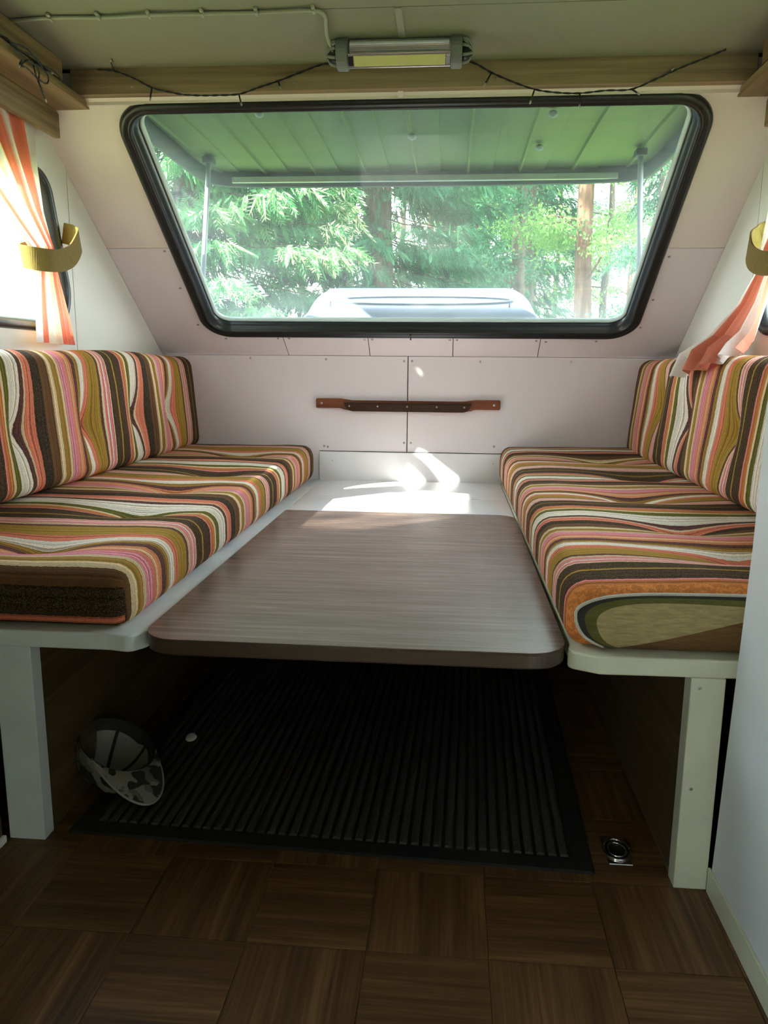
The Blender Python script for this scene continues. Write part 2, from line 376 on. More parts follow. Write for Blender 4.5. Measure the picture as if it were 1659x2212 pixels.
def band_mat():
    """end of the seat cushion by the wardrobe: black and olive selvedge, canvas lining, brown vinyl"""
    m, nt, bs = new_mat('cushion_end_layers')
    at = nt.nodes.new('ShaderNodeAttribute'); at.attribute_name = 'depth'
    tc = nt.nodes.new('ShaderNodeTexCoord'); sp = nt.nodes.new('ShaderNodeSeparateXYZ'); nt.links.new(tc.outputs['Object'], sp.inputs[0])
    mul = node(nt, 'ShaderNodeMath', operation='MULTIPLY_ADD'); mul.inputs[1].default_value = 0.30; mul.inputs[2].default_value = 0.474-0.30*0.312
    nt.links.new(sp.outputs[0], mul.inputs[0])
    gt = node(nt, 'ShaderNodeMath', operation='GREATER_THAN'); nt.links.new(mul.outputs[0], gt.inputs[0]); nt.links.new(sp.outputs[2], gt.inputs[1])
    sc = node(nt, 'ShaderNodeMath', operation='MULTIPLY'); sc.inputs[1].default_value = 8.0; nt.links.new(at.outputs['Fac'], sc.inputs[0])
    rp = ramp(nt, [(0, srgb(50, 48, 42)), (0.09, srgb(92, 90, 38)), (0.22, srgb(168, 152, 108))], 'CONSTANT'); nt.links.new(sc.outputs[0], rp.inputs[0])
    mx = nt.nodes.new('ShaderNodeMix'); mx.data_type = 'RGBA'; mx.inputs[7].default_value = rgba(srgb(112, 82, 46))
    nt.links.new(gt.outputs[0], mx.inputs[0]); nt.links.new(rp.outputs[0], mx.inputs[6])
    mp = coords(nt, (40, 1, 260)); n = noise(nt, mp, 1.0, 3)
    r2 = ramp(nt, [(0.3, (0.7, 0.68, 0.62)), (0.55, (1, 1, 1)), (0.75, (1.25, 1.25, 1.25))]); nt.links.new(n.outputs[0], r2.inputs[0])
    mm = nt.nodes.new('ShaderNodeMix'); mm.data_type = 'RGBA'; mm.blend_type = 'MULTIPLY'; mm.inputs[0].default_value = 0.8
    nt.links.new(mx.outputs[2], mm.inputs[6]); nt.links.new(r2.outputs[0], mm.inputs[7]); nt.links.new(mm.outputs[2], bs.inputs['Base Color'])
    bs.inputs['Roughness'].default_value = 0.85; bump(nt, n.outputs[0], bs, 0.3, 0.002)
    return m
M_band = band_mat()
M_pipe = plain('pale_piping', srgb(196, 192, 178), .9, var=.12, scale=300)

def curtain_mat(name, stops, trans=0.42):
    m, nt, bs = new_mat(name)
    at = nt.nodes.new('ShaderNodeAttribute'); at.attribute_name = 'across'
    rp = ramp(nt, stops, 'LINEAR'); nt.links.new(at.outputs['Fac'], rp.inputs[0])
    mp = coords(nt, (1, 1, 1)); n = noise(nt, mp, 380, 2)
    r2 = ramp(nt, [(0.3, (0.86, 0.85, 0.84)), (0.7, (1.06, 1.06, 1.06))]); nt.links.new(n.outputs[0], r2.inputs[0])
    mm = nt.nodes.new('ShaderNodeMix'); mm.data_type = 'RGBA'; mm.blend_type = 'MULTIPLY'; mm.inputs[0].default_value = 0.8
    nt.links.new(rp.outputs[0], mm.inputs[6]); nt.links.new(r2.outputs[0], mm.inputs[7]); nt.links.new(mm.outputs[2], bs.inputs['Base Color'])
    bs.inputs['Roughness'].default_value = 0.9; bs.inputs['Specular IOR Level'].default_value = 0.1
    tr = nt.nodes.new('ShaderNodeBsdfTranslucent'); nt.links.new(mm.outputs[2], tr.inputs[0])
    mx = nt.nodes.new('ShaderNodeMixShader'); mx.inputs[0].default_value = trans
    nt.links.new(bs.outputs[0], mx.inputs[1]); nt.links.new(tr.outputs[0], mx.inputs[2])
    nt.links.new(mx.outputs[0], nt.nodes['Material Output'].inputs[0]); return m
cW = srgb(238, 230, 224); cO = srgb(238, 132, 108); cY = srgb(242, 216, 110); cT = srgb(238, 150, 70)
M_curtain = curtain_mat('curtain_weave_sheer', [(0, cW), (.12, cW), (.135, cO), (.19, cO), (.205, cW), (.38, cW), (.41, cY), (.47, cY), (.50, cW), (.55, cW), (.57, cT), (.60, cT), (.62, cO), (.69, cO), (.71, cW), (.79, cW), (.81, cO), (.90, cO), (.92, cW), (1.0, cW)])
M_curtain_r = curtain_mat('curtain_weave_herringbone', [(0, cW), (.16, cW), (.18, srgb(204, 122, 100)), (.36, srgb(204, 122, 100)), (.38, srgb(216, 160, 112)), (.41, srgb(204, 122, 100)), (.60, srgb(204, 122, 100)), (.62, cW), (.90, cW), (.93, cO), (1, cO)], 0.22)

# ================================================================== STRUCTURE
XL, XR, YF, YB, ZC = -1.349, 0.990, 3.571, -2.2, 1.890
SO = Vector((0, YF, 1.052)); SU = Vector((1, 0, 0)); SV = Vector((0, -0.8086, 0.5884)); SW = Vector((0, 0.5884, 0.8086))
SM = frame_M(SO, SU, SV, SW)            # raked front wall: u across, v up the slope, w outwards
WIN = (-1.096, 0.783, 0.137, 1.290)     # front window in slope coordinates

# floor -------------------------------------------------------------
floor = structure(box('floor', XL-0.03, XR+0.03, YB-0.03, YF+0.03, -0.05, -0.002, plain('floor_joint', srgb(120, 96, 66), 0.6)))
tw, th_ = 0.2125, 0.2225
bm = bmesh.new(); add_box(bm, -tw/2+.0008, tw/2-.0008, -th_/2+.0008, th_/2-.0008, -0.0018, 0.0, 0.0005, 1)
t0 = bm_obj('tile', bm, None); tile_me = t0.data; bpy.data.objects.remove(t0)
bm = bmesh.new(); add_box(bm, -th_/2+.0008, th_/2-.0008, -tw/2+.0008, tw/2-.0008, -0.0018, 0.0, 0.0005, 1)
t0 = bm_obj('tile', bm, None); tile_me_r = t0.data; bpy.data.objects.remove(t0)
def tile_mat():
    m = M_tile; nt = m.node_tree; bs = nt.nodes['Principled BSDF']
    src = bs.inputs['Base Color'].links[0].from_socket
    tc = nt.nodes.new('ShaderNodeTexCoord'); sp = nt.nodes.new('ShaderNodeSeparateXYZ'); nt.links.new(tc.outputs['Object'], sp.inputs[0])
    mu = node(nt, 'ShaderNodeMath', operation='MULTIPLY_ADD'); mu.inputs[1].default_value = 5/0.22; mu.inputs[2].default_value = 2.5; nt.links.new(sp.outputs[1], mu.inputs[0])
    fl = node(nt, 'ShaderNodeMath', operation='FLOOR'); nt.links.new(mu.outputs[0], fl.inputs[0])
    oi = nt.nodes.new('ShaderNodeObjectInfo'); ad = node(nt, 'ShaderNodeMath', operation='MULTIPLY_ADD'); ad.inputs[1].default_value = 50
    nt.links.new(oi.outputs['Random'], ad.inputs[0]); nt.links.new(fl.outputs[0], ad.inputs[2])
    wn_ = nt.nodes.new('ShaderNodeTexWhiteNoise'); wn_.noise_dimensions = '1D'; nt.links.new(ad.outputs[0], wn_.inputs['W'])
    mr = nt.nodes.new('ShaderNodeMapRange'); mr.inputs[3].default_value = 0.78; mr.inputs[4].default_value = 1.18; nt.links.new(wn_.outputs[0], mr.inputs[0])
    mm = nt.nodes.new('ShaderNodeMix'); mm.data_type = 'RGBA'; mm.blend_type = 'MULTIPLY'; mm.inputs[0].default_value = 1.0
    cb = nt.nodes.new('ShaderNodeCombineXYZ')
    for i in range(3): nt.links.new(mr.outputs[0], cb.inputs[i])
    nt.links.new(src, mm.inputs[6]); nt.links.new(cb.outputs[0], mm.inputs[7]); nt.links.new(mm.outputs[2], bs.inputs['Base Color'])
tile_mat(); tile_me.materials.append(M_tile); tile_me_r.materials.append(M_tile)
for i in range(-2, 6):
    for j in range(-4, 7):
        vert = (i+j) % 2 == 0
        o = bpy.data.objects.new('tile', tile_me_r if vert else tile_me); COL.objects.link(o); o.parent = floor
        o.location = (-0.336+tw*(i-0.5), 1.390+th_*(j-0.5), 0)
        if vert: o.rotation_euler = (0, 0, R(90))

# ceiling -----------------------------------------------------------
ceiling = structure(box('ceiling', XL-0.03, XR+0.03, YB-0.03, 2.545, ZC+0.004, ZC+0.16, M_gap))  # slab made extra thick upwards to block stray sun over the front
Mz = frame_M((0, 0, ZC), (1, 0, 0), (0, 1, 0), (0, 0, 1))
plate('panel', [(XL, 2.131), (-0.162, 2.131), (-0.162, 2.482), (XL, 2.482)], [], 0.004, Mz, M_ceiling, ceiling)
plate('panel', [(-0.148, 2.131), (XR, 2.131), (XR, 2.482), (-0.148, 2.482)], [], 0.004, Mz, M_ceiling, ceiling)
plate('panel', [(XL, YB), (XR, YB), (XR, 2.128), (XL, 2.128)], [], 0.004, Mz, M_ceiling, ceiling)
box('joint_strip', -0.164, -0.146, 2.132, 2.481, ZC-0.003, ZC+0.003, plain('joint_strip_grey', srgb(150, 150, 138), 0.6), ceiling)

# side walls --------------------------------------------------------
prof = [(YB, 0), (YF+0.03, 0), (YF+0.03, 1.045), (2.535, 1.82), (2.535, ZC), (YB, ZC)]
SW_Y0, SW_Y1, SW_Z0, SW_Z1 = 1.48, 2.722, 1.105, 1.625
SIDE_Q = [(SW_Y0, SW_Z0), (SW_Y1+.012, SW_Z0), (2.592, SW_Z1), (SW_Y0, SW_Z1)]; SIDE_R = [.12, .14, .10, .12]
hole = fillet(inset_quad(SIDE_Q, .012), [.11, .13, .09, .11], 8)
REAR_HOLE = rrect(-1.888, -0.372, 0.612, 1.608, 0.11)
def side_wall(side, x, sgn):
    holes = [hole] + ([REAR_HOLE] if sgn < 0 else [])
    M = frame_M((x, 0, 0), (0, 1, 0), (0, 0, 1), (sgn, 0, 0))
    w = structure(plate('wall_'+side, prof, holes, 0.03, M, M_gap))
    Mi = frame_M((x-sgn*0.004, 0, 0), (0, 1, 0), (0, 0, 1), (sgn, 0, 0))
    plate('panel', [(YB, 0), (2.729, 0), (2.729, 1.66), (2.53, 1.815), (2.53, ZC), (YB, ZC)], holes, 0.004, Mi, M_sidewall, w)
    plate('panel', [(2.733, 0), (YF-0.004, 0), (YF-0.004, 1.046), (2.733, 1.655)], [], 0.004, Mi, M_sidewall, w)
    return w
wall_left = side_wall('left', XL, -1); wall_right = side_wall('right', XR, 1)
seal = [(0, 0.0), (0.004, 0.010), (0.014, 0.016), (0.026, 0.012), (0.032, 0.004), (0.038, -0.012), (0.040, -0.03), (0.0, -0.03)]
def side_window(idx, x, sgn, Q=SIDE_Q, RR=SIDE_R):
    M = frame_M((x-sgn*0.004, 0, 0), (0, 1, 0), (0, 0, 1), (-sgn, 0, 0))
    f = structure(ring('window_%d' % idx, 0, 0, 0, 0, RR, seal, M, M_rubber, quad=Q))
    Mp = frame_M((x+sgn*0.014, 0, 0), (0, 1, 0), (0, 0, 1), (sgn, 0, 0))
    plate('pane', fillet(inset_quad(Q, .03), [k-.03 for k in RR], 8), [], 0.003, Mp, M_glass_s, f)
    return f
side_window(2, XL, -1); side_window(3, XR, 1); side_window(4, XL, -1, [(-1.90, .60), (-.36, .60), (-.36, 1.62), (-1.90, 1.62)], [.12]*4)  # window_4 is unseen, put in and sized to light the wardrobe and posts

# rear wall ------------------------------------------
Mr = frame_M((0, YB, 0), (1, 0, 0), (0, 0, 1), (0, -1, 0))
structure(plate('wall_back', [(XL-.03, 0), (XR+.03, 0), (XR+.03, ZC), (XL-.03, ZC)], [], 0.03, Mr, M_sidewall))

# front wall ----------------------------------------------------------
wf = structure(box('wall_front', XL-0.03, XR+0.03, YF, YF+0.03, 0, 1.05, M_gap))
cut = rrect(WIN[0]+.03, WIN[1]-.03, WIN[2]+.03, WIN[3]-.03, 0.10)
plate('slope_backing', [(XL-.03, 0.0), (XR+.03, 0.0), (XR+.03, 1.31), (XL-.03, 1.31)], [cut], 0.03, SM, M_gap, wf)
box('head_board', XL-.02, XR+.02, 2.5235, 2.545, 1.80, ZC+.004, M_panel_up, wf)
# raked panels lie on the backing, cut round the window
def arc_between(pts, f): return [p for p in pts if f(p)]
SPm = frame_M(SO - SW*0.004, SU, SV, SW)
u0, u1, v0, v1 = WIN[0]+.02, WIN[1]-.02, WIN[2]+.02, WIN[3]-.02
RC = 0.11
cr = rrect(u0, u1, v0, v1, RC)         # order: bottom-right corner, top-right, top-left, bottom-left
n1 = 9; BRc, TRc, TLc, BLc = cr[0:9], cr[9:18], cr[18:27], cr[27:36]
JV_L, JV_R, SEAM = 0.671, 0.660, -0.172
g = 0.0018
plate('panel', [(XL, JV_L+g), (u0, JV_L+g)] + [(u0, v1-RC)] + TLc[::-1] + [(SEAM-g*3, v1), (SEAM-g*3, 1.312), (XL, 1.312)], [], 0.004, SPm, M_panel_up, wf)
plate('panel', [(u1, JV_R+g), (XR, JV_R+g), (XR, 1.312), (SEAM+g*3, 1.312), (SEAM+g*3, v1)] + TRc[::-1], [], 0.004, SPm, M_panel_up, wf)
box('joint_strip', SEAM-.008, SEAM+.008, -0.002, 0.004, v1-.01, 1.312, M_panel, wf, M=frame_M(SO-SW*0.004, SU, -SW, SV))
JX = [(-0.752, -0.746), (-0.369, -0.370), (0.007, 0.007), (0.386, 0.386)]
plate('panel', [(XL, 0), (JX[0][1]-g, 0), (JX[0][0]-g, v0)] + BLc[::-1] + [(u0, JV_L-g), (XL, JV_L-g)], [], 0.004, SPm, M_panel, wf)
for k in range(3):
    plate('panel', [(JX[k][1]+g, 0), (JX[k+1][1]-g, 0), (JX[k+1][0]-g, v0), (JX[k][0]+g, v0)], [], 0.004, SPm, M_panel, wf)
plate('panel', [(JX[3][1]+g, 0), (XR, 0), (XR, JV_R-g), (u1, JV_R-g)] + BRc[::-1] + [(JX[3][0]+g, v0)], [], 0.004, SPm, M_panel, wf)
# upright panels below the window
Mf = frame_M((0, YF-0.005, 0), (1, 0, 0), (0, 0, 1), (0, 1, 0))
plate('panel', [(XL, .46), (-.6065, .46), (-.6065, .611), (-.1975, .611), (-.1975, 1.047), (XL, 1.047)], [], .005, Mf, M_panel, wf)
plate('panel', [(-.1930, .611), (.2465, .611), (.2465, .46), (XR, .46), (XR, 1.047), (-.1930, 1.047)], [], .005, Mf, M_panel, wf)
# screws, one mesh shared
def screw_mesh():
    bm = bmesh.new()
    prof_ = [(0.0, 0.0022), (0.0026, 0.0020), (0.0044, 0.0010), (0.0050, 0.0)]
    for i in range(8):
        a, b = 2*math.pi*i/8, 2*math.pi*(i+1)/8
        for (ra, za), (rb, zb) in zip(prof_, prof_[1:]):
            vs = [bm.verts.new((ra*math.cos(a), ra*math.sin(a), za)), bm.verts.new((rb*math.cos(a), rb*math.sin(a), zb)),
                  bm.verts.new((rb*math.cos(b), rb*math.sin(b), zb)), bm.verts.new((ra*math.cos(b), ra*math.sin(b), za))]
            bm.faces.new(vs if ra > 0 else [vs[0], vs[1], vs[2]])
    bmesh.ops.remove_doubles(bm, verts=bm.verts, dist=1e-5)
    add_box(bm, -.0034, .0034, -.0005, .0005, .0016, .0024); add_box(bm, -.0005, .0005, -.0034, .0034, .0016, .0024)
    o = bm_obj('screw', bm, M_screw, smooth=False); me = o.data; bpy.data.objects.remove(o); return me
screw_me = screw_mesh()
def screw(M, parent, s=1.0):
    o = bpy.data.objects.new('screw', screw_me); COL.objects.link(o); o.parent = parent
    o.matrix_local = M @ Matrix.Rotation(random.uniform(0, 1.5), 4, 'Z') @ Matrix.Scale(s, 4); return o
for u, v in [(-1.12, .655), (-1.122, .447), (-1.114, .214), (-1.012, .118), (-.774, .121), (-.724, .122), (-.384, .117), (-.351, .118), (-.008, .118), (.023, .118), (.368, .115), (.410, .109), (.625, .114), (.800, .617), (.800, .38), (.790, .208)]:
    p = SO + SU*u + SV*v - SW*0.004; screw(frame_M(p, SU, -SV, -SW), wf, 1.15)
for x, z in [(-.927, 1.035), (-.573, 1.032), (-.213, 1.026), (-.177, 1.027), (.131, 1.027), (.536, 1.028), (-.584, .633), (-.567, .629), (-.209, .653), (-.178, .653), (.206, .643)]:
    screw(frame_M((x, YF-0.005, z), (1, 0, 0), (0, 0, 1), (0, -1, 0)), wf, 1.1)

for k, x in enumerate((XL-.035, XR+.010)):
    structure(box('sun_baffle_%d' % (k+1), x, x+.025, .032, .30, 0.0, 1.31, M_white, None, .004, frame_M(SO, SU, SW, SV)))  # unseen edge boards, added to block stray sun at the front window
structure(box('sun_baffle_3', XL-.04, XR+.04, 2.546, 2.66, 1.935, 2.05, M_white, None, .01))  # unseen eave, added to block sun slipping between roof and shutter
# front window --------------------------------------------------------
Wi = frame_M(SO - SW*0.004, SU, SV, -SW)      # heights count into the room
fprof = [(0, 0.0), (0.003, 0.009), (0.012, 0.015), (0.022, 0.014), (0.027, 0.008), (0.030, 0.010), (0.038, 0.009), (0.043, 0.001), (0.046, -0.008), (0.052, -0.012), (0.056, -0.03), (0.057, -0.05), (0.03, -0.05), (0.03, -0.004)]
win1 = structure(ring('window_1', *WIN, 0.125, fprof, Wi, M_rubber, n=14))
rimprof = [(0.057, -0.036), (0.062, -0.036), (0.069, -0.044), (0.070, -0.050), (0.057, -0.050)]
ring('pane_rim', *WIN, 0.125, rimprof, Wi, M_rim, win1, n=14)
plate('pane', rrect(WIN[0]+.05, WIN[1]-.05, WIN[2]+.05, WIN[3]-.05, 0.085, 12), [], 0.003, frame_M(SO+SW*0.044, SU, SV, SW), M_glass, win1)
box('frame_joint', -0.182, -0.176, 0, 0.0165, WIN[2]-.001, WIN[2]+.03, M_black, win1, M=frame_M(SO-SW*0.004, SU, -SW, SV))

# ================================================================== FURNITURE
ZS = 0.473      # bench top
def slab(name, pts, z0, z1, mat, parent, bev=0.004):
    bm = bmesh.new(); vs = [bm.verts.new((p[0], p[1], z0)) for p in pts]; f = bm.faces.new(vs)
    ret = bmesh.ops.extrude_face_region(bm, geom=[f])
    bmesh.ops.translate(bm, vec=(0, 0, z1-z0), verts=[q for q in ret['geom'] if isinstance(q, bmesh.types.BMVert)])
    if bev:
        es = [e for e in bm.edges if abs(e.verts[0].co.z-e.verts[1].co.z) < 1e-6]
        bmesh.ops.bevel(bm, geom=es, offset=bev, segments=2, affect='EDGES', profile=0.5)
    return bm_obj(name, bm, mat, parent)

# benches
bl = thing('bench', 'white painted bench base under the striped seat cushion, with a bluish white front post and brown woodgrain side', 'bench', 'bench bases')
slab('bench_top', fillet([(XL+.006, YF-.006), (XL+.006, 1.408), (-.668, 1.408), (-.622, 1.400), (-.597, 1.432), (-.600, YF-.006)], [0, 0, .03, .022, .03, 0]), .437, ZS, M_bench, bl)
box('post', -.918, -.839, 1.417, 1.455, 0, .437, M_bench, bl, .002)
box('side_panel', -.852, -.842, 1.455, YF-.01, 0.0, .437, M_sidewood, bl)
box('cleat', -.60, -.565, 1.62, YF-.02, .417, .444, M_bench, bl)
bl['label'] = 'bench base with bluish white front post, beside the camouflage cap, under the left striped seat'
br = thing('bench', 'bench base with yellowed front post, beside the tall white wardrobe, under the right striped seat', 'bench', 'bench bases')
slab('bench_top', fillet([(.243, YF-.006), (.243, 1.45), (.233, 1.412), (.290, 1.385), (.518, 1.390), (XR-.006, 1.390), (XR-.006, YF-.006)], [0, .03, .02, .03, 0, 0, 0]), .437, ZS, M_bench_r, br)
box('post', .459, .522, 1.389, 1.427, 0, .437, M_bench_r, br, .002)
box('side_panel', .462, .472, 1.427, YF-.01, 0.0, .437, M_sidewood, br)
box('cleat', .21, .243, 1.62, YF-.02, .417, .444, M_bench_r, br)
for z in (.418, .213): screw(frame_M((.476, 1.389, z), (1, 0, 0), (0, 0, 1), (0, -1, 0)), br, 0.7)

# shelf box at the foot of the front wall
sh = thing('locker_shelf', 'white painted shelf box between the benches at the foot of the front wall', 'shelf')
box('lid', -.597, .240, 2.748, 3.103, .447, ZS, M_white, sh, .0015)
box('back_board', -.597, .240, 3.106, YF-.012, .447, ZS, M_white, sh, .0015)
box('riser', -.606, .246, YF-.012, YF-.0005, ZS-.03, .6075, M_white, sh, .001)
for x in (-.50, .115):
    box('hinge', x-.018, x+.018, 3.100, 3.109, ZS, ZS+.0015, M_white, sh)
for x in (-.545, .205): screw(frame_M((x, YF-.012, .565), (1, 0, 0), (0, 0, 1), (0, -1, 0)), sh, 0.5)

# table
tb = thing('table', 'grey-brown woodgrain table top with rounded corners lowered between the benches', 'table')
tout = fillet([(-.596, 1.372), (.232, 1.372), (.240, 2.742), (-.594, 2.742)], [.075, .075, .07, .012], 10)
slab('tabletop', tout, .4775, .4795, M_table, tb, 0)
slab('edge_band', tout, .446, .4775, M_tedge, tb, .004)

# hanging rail for the table, on the front wall
rl = thing('table_rail', 'red-brown wooden rail with a dark middle strip screwed to the white front wall', 'rail')
bm = bmesh.new()
pr = [(-.617, -.022), (-.505, -.022), (-.48, -.030), (.09, -.030), (.115, -.022), (.227, -.022), (.227, .022), (.115, .022), (.06, .014), (-.45, .014), (-.505, .022), (-.617, .022)]
vs = [bm.verts.new((x, 0, z)) for x, z in pr]; f = bm.faces.new(vs)
ret = bmesh.ops.extrude_face_region(bm, geom=[f]); bmesh.ops.translate(bm, vec=(0, -.026, 0), verts=[q for q in ret['geom'] if isinstance(q, bmesh.types.BMVert)])
bmesh.ops.bevel(bm, geom=list(bm.edges), offset=.003, segments=2, affect='EDGES')
bmesh.ops.translate(bm, vec=(0, YF-.005, .833), verts=list(bm.verts))
bm_obj('rail', bm, M_railwood, rl)
bm = bmesh.new()
vs = [bm.verts.new((x, 0, z)) for x, z in [(-.49, .006), (-.47, -.026), (-.45, -.033), (.06, -.033), (.085, -.026), (.10, .006)]]; f = bm.faces.new(vs)
ret = bmesh.ops.extrude_face_region(bm, geom=[f]); bmesh.ops.translate(bm, vec=(0, -.016, 0), verts=[q for q in ret['geom'] if isinstance(q, bmesh.types.BMVert)])
bmesh.ops.bevel(bm, geom=list(bm.edges), offset=.004, segments=2, affect='EDGES')
bmesh.ops.translate(bm, vec=(0, YF-.031, .831), verts=list(bm.verts))
bm_obj('dark_strip', bm, M_darkstrip, rl)
for x in (-.592, .200): screw(frame_M((x, YF-.031, .833), (1, 0, 0), (0, 0, 1), (0, -1, 0)), rl, 1.2)
for x in (-.46, -.33, -.195, -.06, .065): screw(frame_M((x, YF-.0468, .822), (1, 0, 0), (0, 0, 1), (0, -1, 0)), rl, 0.9)

# wardrobes either side of the camera
def prism_yz(name, x0, x1, pts, mat, parent, bev=.002):
    bm = bmesh.new(); vs = [bm.verts.new((x0, p[0], p[1])) for p in pts]; f = bm.faces.new(vs)
    ret = bmesh.ops.extrude_face_region(bm, geom=[f]); bmesh.ops.translate(bm, vec=(x1-x0, 0, 0), verts=[q for q in ret['geom'] if isinstance(q, bmesh.types.BMVert)])
    if bev: bmesh.ops.bevel(bm, geom=list(bm.edges), offset=bev, segments=2, affect='EDGES')
    return bm_obj(name, bm, mat, parent)
wr = thing('wardrobe', 'tall smooth white wardrobe beside the right striped seat', 'wardrobe')
prism_yz('carcass', .5255, XR-.006, [(-.3, .006), (1.385, .006), (1.342, .70), (1.338, ZC-.002), (-.3, ZC-.002)], M_lockerw, wr, .003)
box('plinth_strip', .520, .5255, -.3, 1.386, 0, .052, M_bench_r, wr, .0015)
wl_ = thing('wardrobe', 'dark woodgrain wardrobe with a thin white skirting, at the outer side of the bluish post', 'wardrobe')
box('carcass', XL+.006, -.925, -.3, 1.404, 0.0, ZC-.002, M_sidewood, wl_, .003)
box('skirting', -.925, -.916, -.3, 1.404, 0, .016, M_white, wl_, .002)

# ------------------------------------------------------------------ cushions
def grid_box(nx, ny, nz):
    """unit-cube surface grid: integer lattice vertices and quads"""
    idx = {}; V = []; F = []
    def v(i, j, k):
        key = (i, j, k)
        if key not in idx: idx[key] = len(V); V.append(key)
        return idx[key]
    for i in range(nx):
        for j in range(ny):
            F.append((v(i, j, 0), v(i, j+1, 0), v(i+1, j+1, 0), v(i+1, j, 0))); F.append((v(i, j, nz), v(i+1, j, nz), v(i+1, j+1, nz), v(i, j+1, nz)))
    for i in range(nx):
        for k in range(nz):
            F.append((v(i, 0, k), v(i+1, 0, k), v(i+1, 0, k+1), v(i, 0, k+1))); F.append((v(i, ny, k), v(i, ny, k+1), v(i+1, ny, k+1), v(i+1, ny, k)))
    for j in range(ny):
        for k in range(nz):
            F.append((v(0, j, k), v(0, j, k+1), v(0, j+1, k+1), v(0, j+1, k))); F.append((v(nx, j, k), v(nx, j+1, k), v(nx, j+1, k+1), v(nx, j, k+1)))
    return np.array(V, float)/np.array([nx, ny, nz]), F
def rounded(P, lo, hi, r):
    lo, hi = np.array(lo), np.array(hi); X = lo+P*(hi-lo)
    C = np.clip(X, lo+r, hi-r); D = X-C; L = np.linalg.norm(D, axis=1)
    # map the cube corner regions on to a sphere of radius r
    m = L > 1e-9; mx = np.max(np.abs(D), axis=1)
    out = X.copy(); out[m] = C[m]+D[m]/L[m][:, None]*np.minimum(mx[m], r)[:, None]
    return X, out
def wob(a, b, s):
    return np.sin(a*s+1.3)*np.cos(b*s*0.8+0.4)+0.5*np.sin(a*s*2.3+b*s*1.7)

def seat_cushion(name, x0, x1, y0, y1, ztop, buttons, sgn, smap, label, end_layers=False):
    nx, ny, nz = 40, 150, 8
    P, F = grid_box(nx, ny, nz)
    zb = ZS+.001; H = 0.125
    X, Q = rounded(P, (x0, y0, 0), (x1, y1, H), 0.042)
    y, x, z = Q[:, 1].copy(), Q[:, 0].copy(), Q[:, 2].copy()
    up = P[:, 2]
    # crown and slight wander of the top
    ex = np.clip(np.minimum(x-x0, x1-x)/0.12, 0, 1); ey = np.clip(np.minimum(y-y0, y1-y)/0.12, 0, 1)
    crown = 0.012*np.sqrt(ex*ey)+0.002*wob(x, y, 9)
    hz = np.interp(y, [y0, y1], ztop)-zb
    z = z*(hz/H)+up*crown
    ys = y.copy()
    for bx, by in buttons:
        dx, dy = (x-bx), (y-by); d = np.sqrt((dx/1.5)**2+dy**2)
        wgt = up**2
        z -= wgt*(0.044*np.exp(-d/0.028)+0.018*np.exp(-(d/0.11)**2))
        d2 = np.sqrt((dx/1.5)**2+dy**2); ys += wgt*((by-y)*0.32*np.exp(-(d2/0.035)**2)-0.017*np.exp(-d2/0.038))
    if end_layers:                                     # this end is hitched up against the wardrobe
        t = np.clip((x-x0-.03)/.25, 0, 1); k = np.clip(1-(y-y0)/.28, 0, 1)
        low = (1-up)
        z += 0.010*t*k
    Q = np.stack([x, ys, z+zb], 1)
    # stripe coordinate: along the seat, then down the end faces
    front = np.clip(y0+.03-X[:, 1], 0, None)
    s = X[:, 1].copy()
    fr = P[:, 1] < 1e-6; s[fr] -= (H-X[fr, 2])*.68
    bk = P[:, 1] > 1-1e-6; s[bk] += (H-X[bk, 2])
    depth = (H-X[:, 2])
    if end_layers: s[fr] = y0+.02
    s = smap(s)
    o = link_mesh(name, Q, F, M_stripe, None, True, {'stripe': s, 'depth': depth})
    if end_layers:
        # layered end of the cover: black and olive selvedge, canvas, brown vinyl, with a pale piped edge
        zt = ztop[0]+.004; Bp = catmull([(x0+.070, 0, zb+.006), (x0+.030, 0, zb+.030), (x0+.015, 0, zb+.060), (x0+.020, 0, zb+.086), (x0+.055, 0, zt-.016), (x0+.13, 0, zt-.007), (x0+.28, 0, zt-.004), (x0+.50, 0, zt-.003)], 5)
        nB, nI = len(Bp), 26; V2, F2, D2 = [], [], []
        for a, p in enumerate(Bp):
            q = Vector((x0+.105+.40*(a/(nB-1))**1.3, 0, zb+.002))
            for b in range(nI+1):
                w = p.lerp(q, b/nI); t = (b/nI)
                ddx = max(0, x0+.042-w.x); ddz = max(0, zb+.042-w.z, w.z-(zt-.036))
                V2.append((w.x, y0+.042-math.sqrt(max(.042**2-ddx**2-ddz**2*.8, 0))-.005-.006*math.sin(math.pi*min(t*1.2, 1)), w.z)); D2.append((p-w).length*(.55+.45*a/(nB-1)))
        for a in range(nB-1):
            for b in range(nI): k = a*(nI+1)+b; F2.append((k, k+nI+1, k+nI+2, k+1))
        link_mesh('end_panel', V2, F2, M_band, o, True, {'depth': D2})
        link_mesh('piping', *tube_vf([(V2[a*(nI+1)][0], V2[a*(nI+1)][1]-.001, V2[a*(nI+1)][2]) for a in range(nB)], .0034), M_pipe, o, True)
    tag(o, label, 'cushion', 'striped seat cushions'); return o
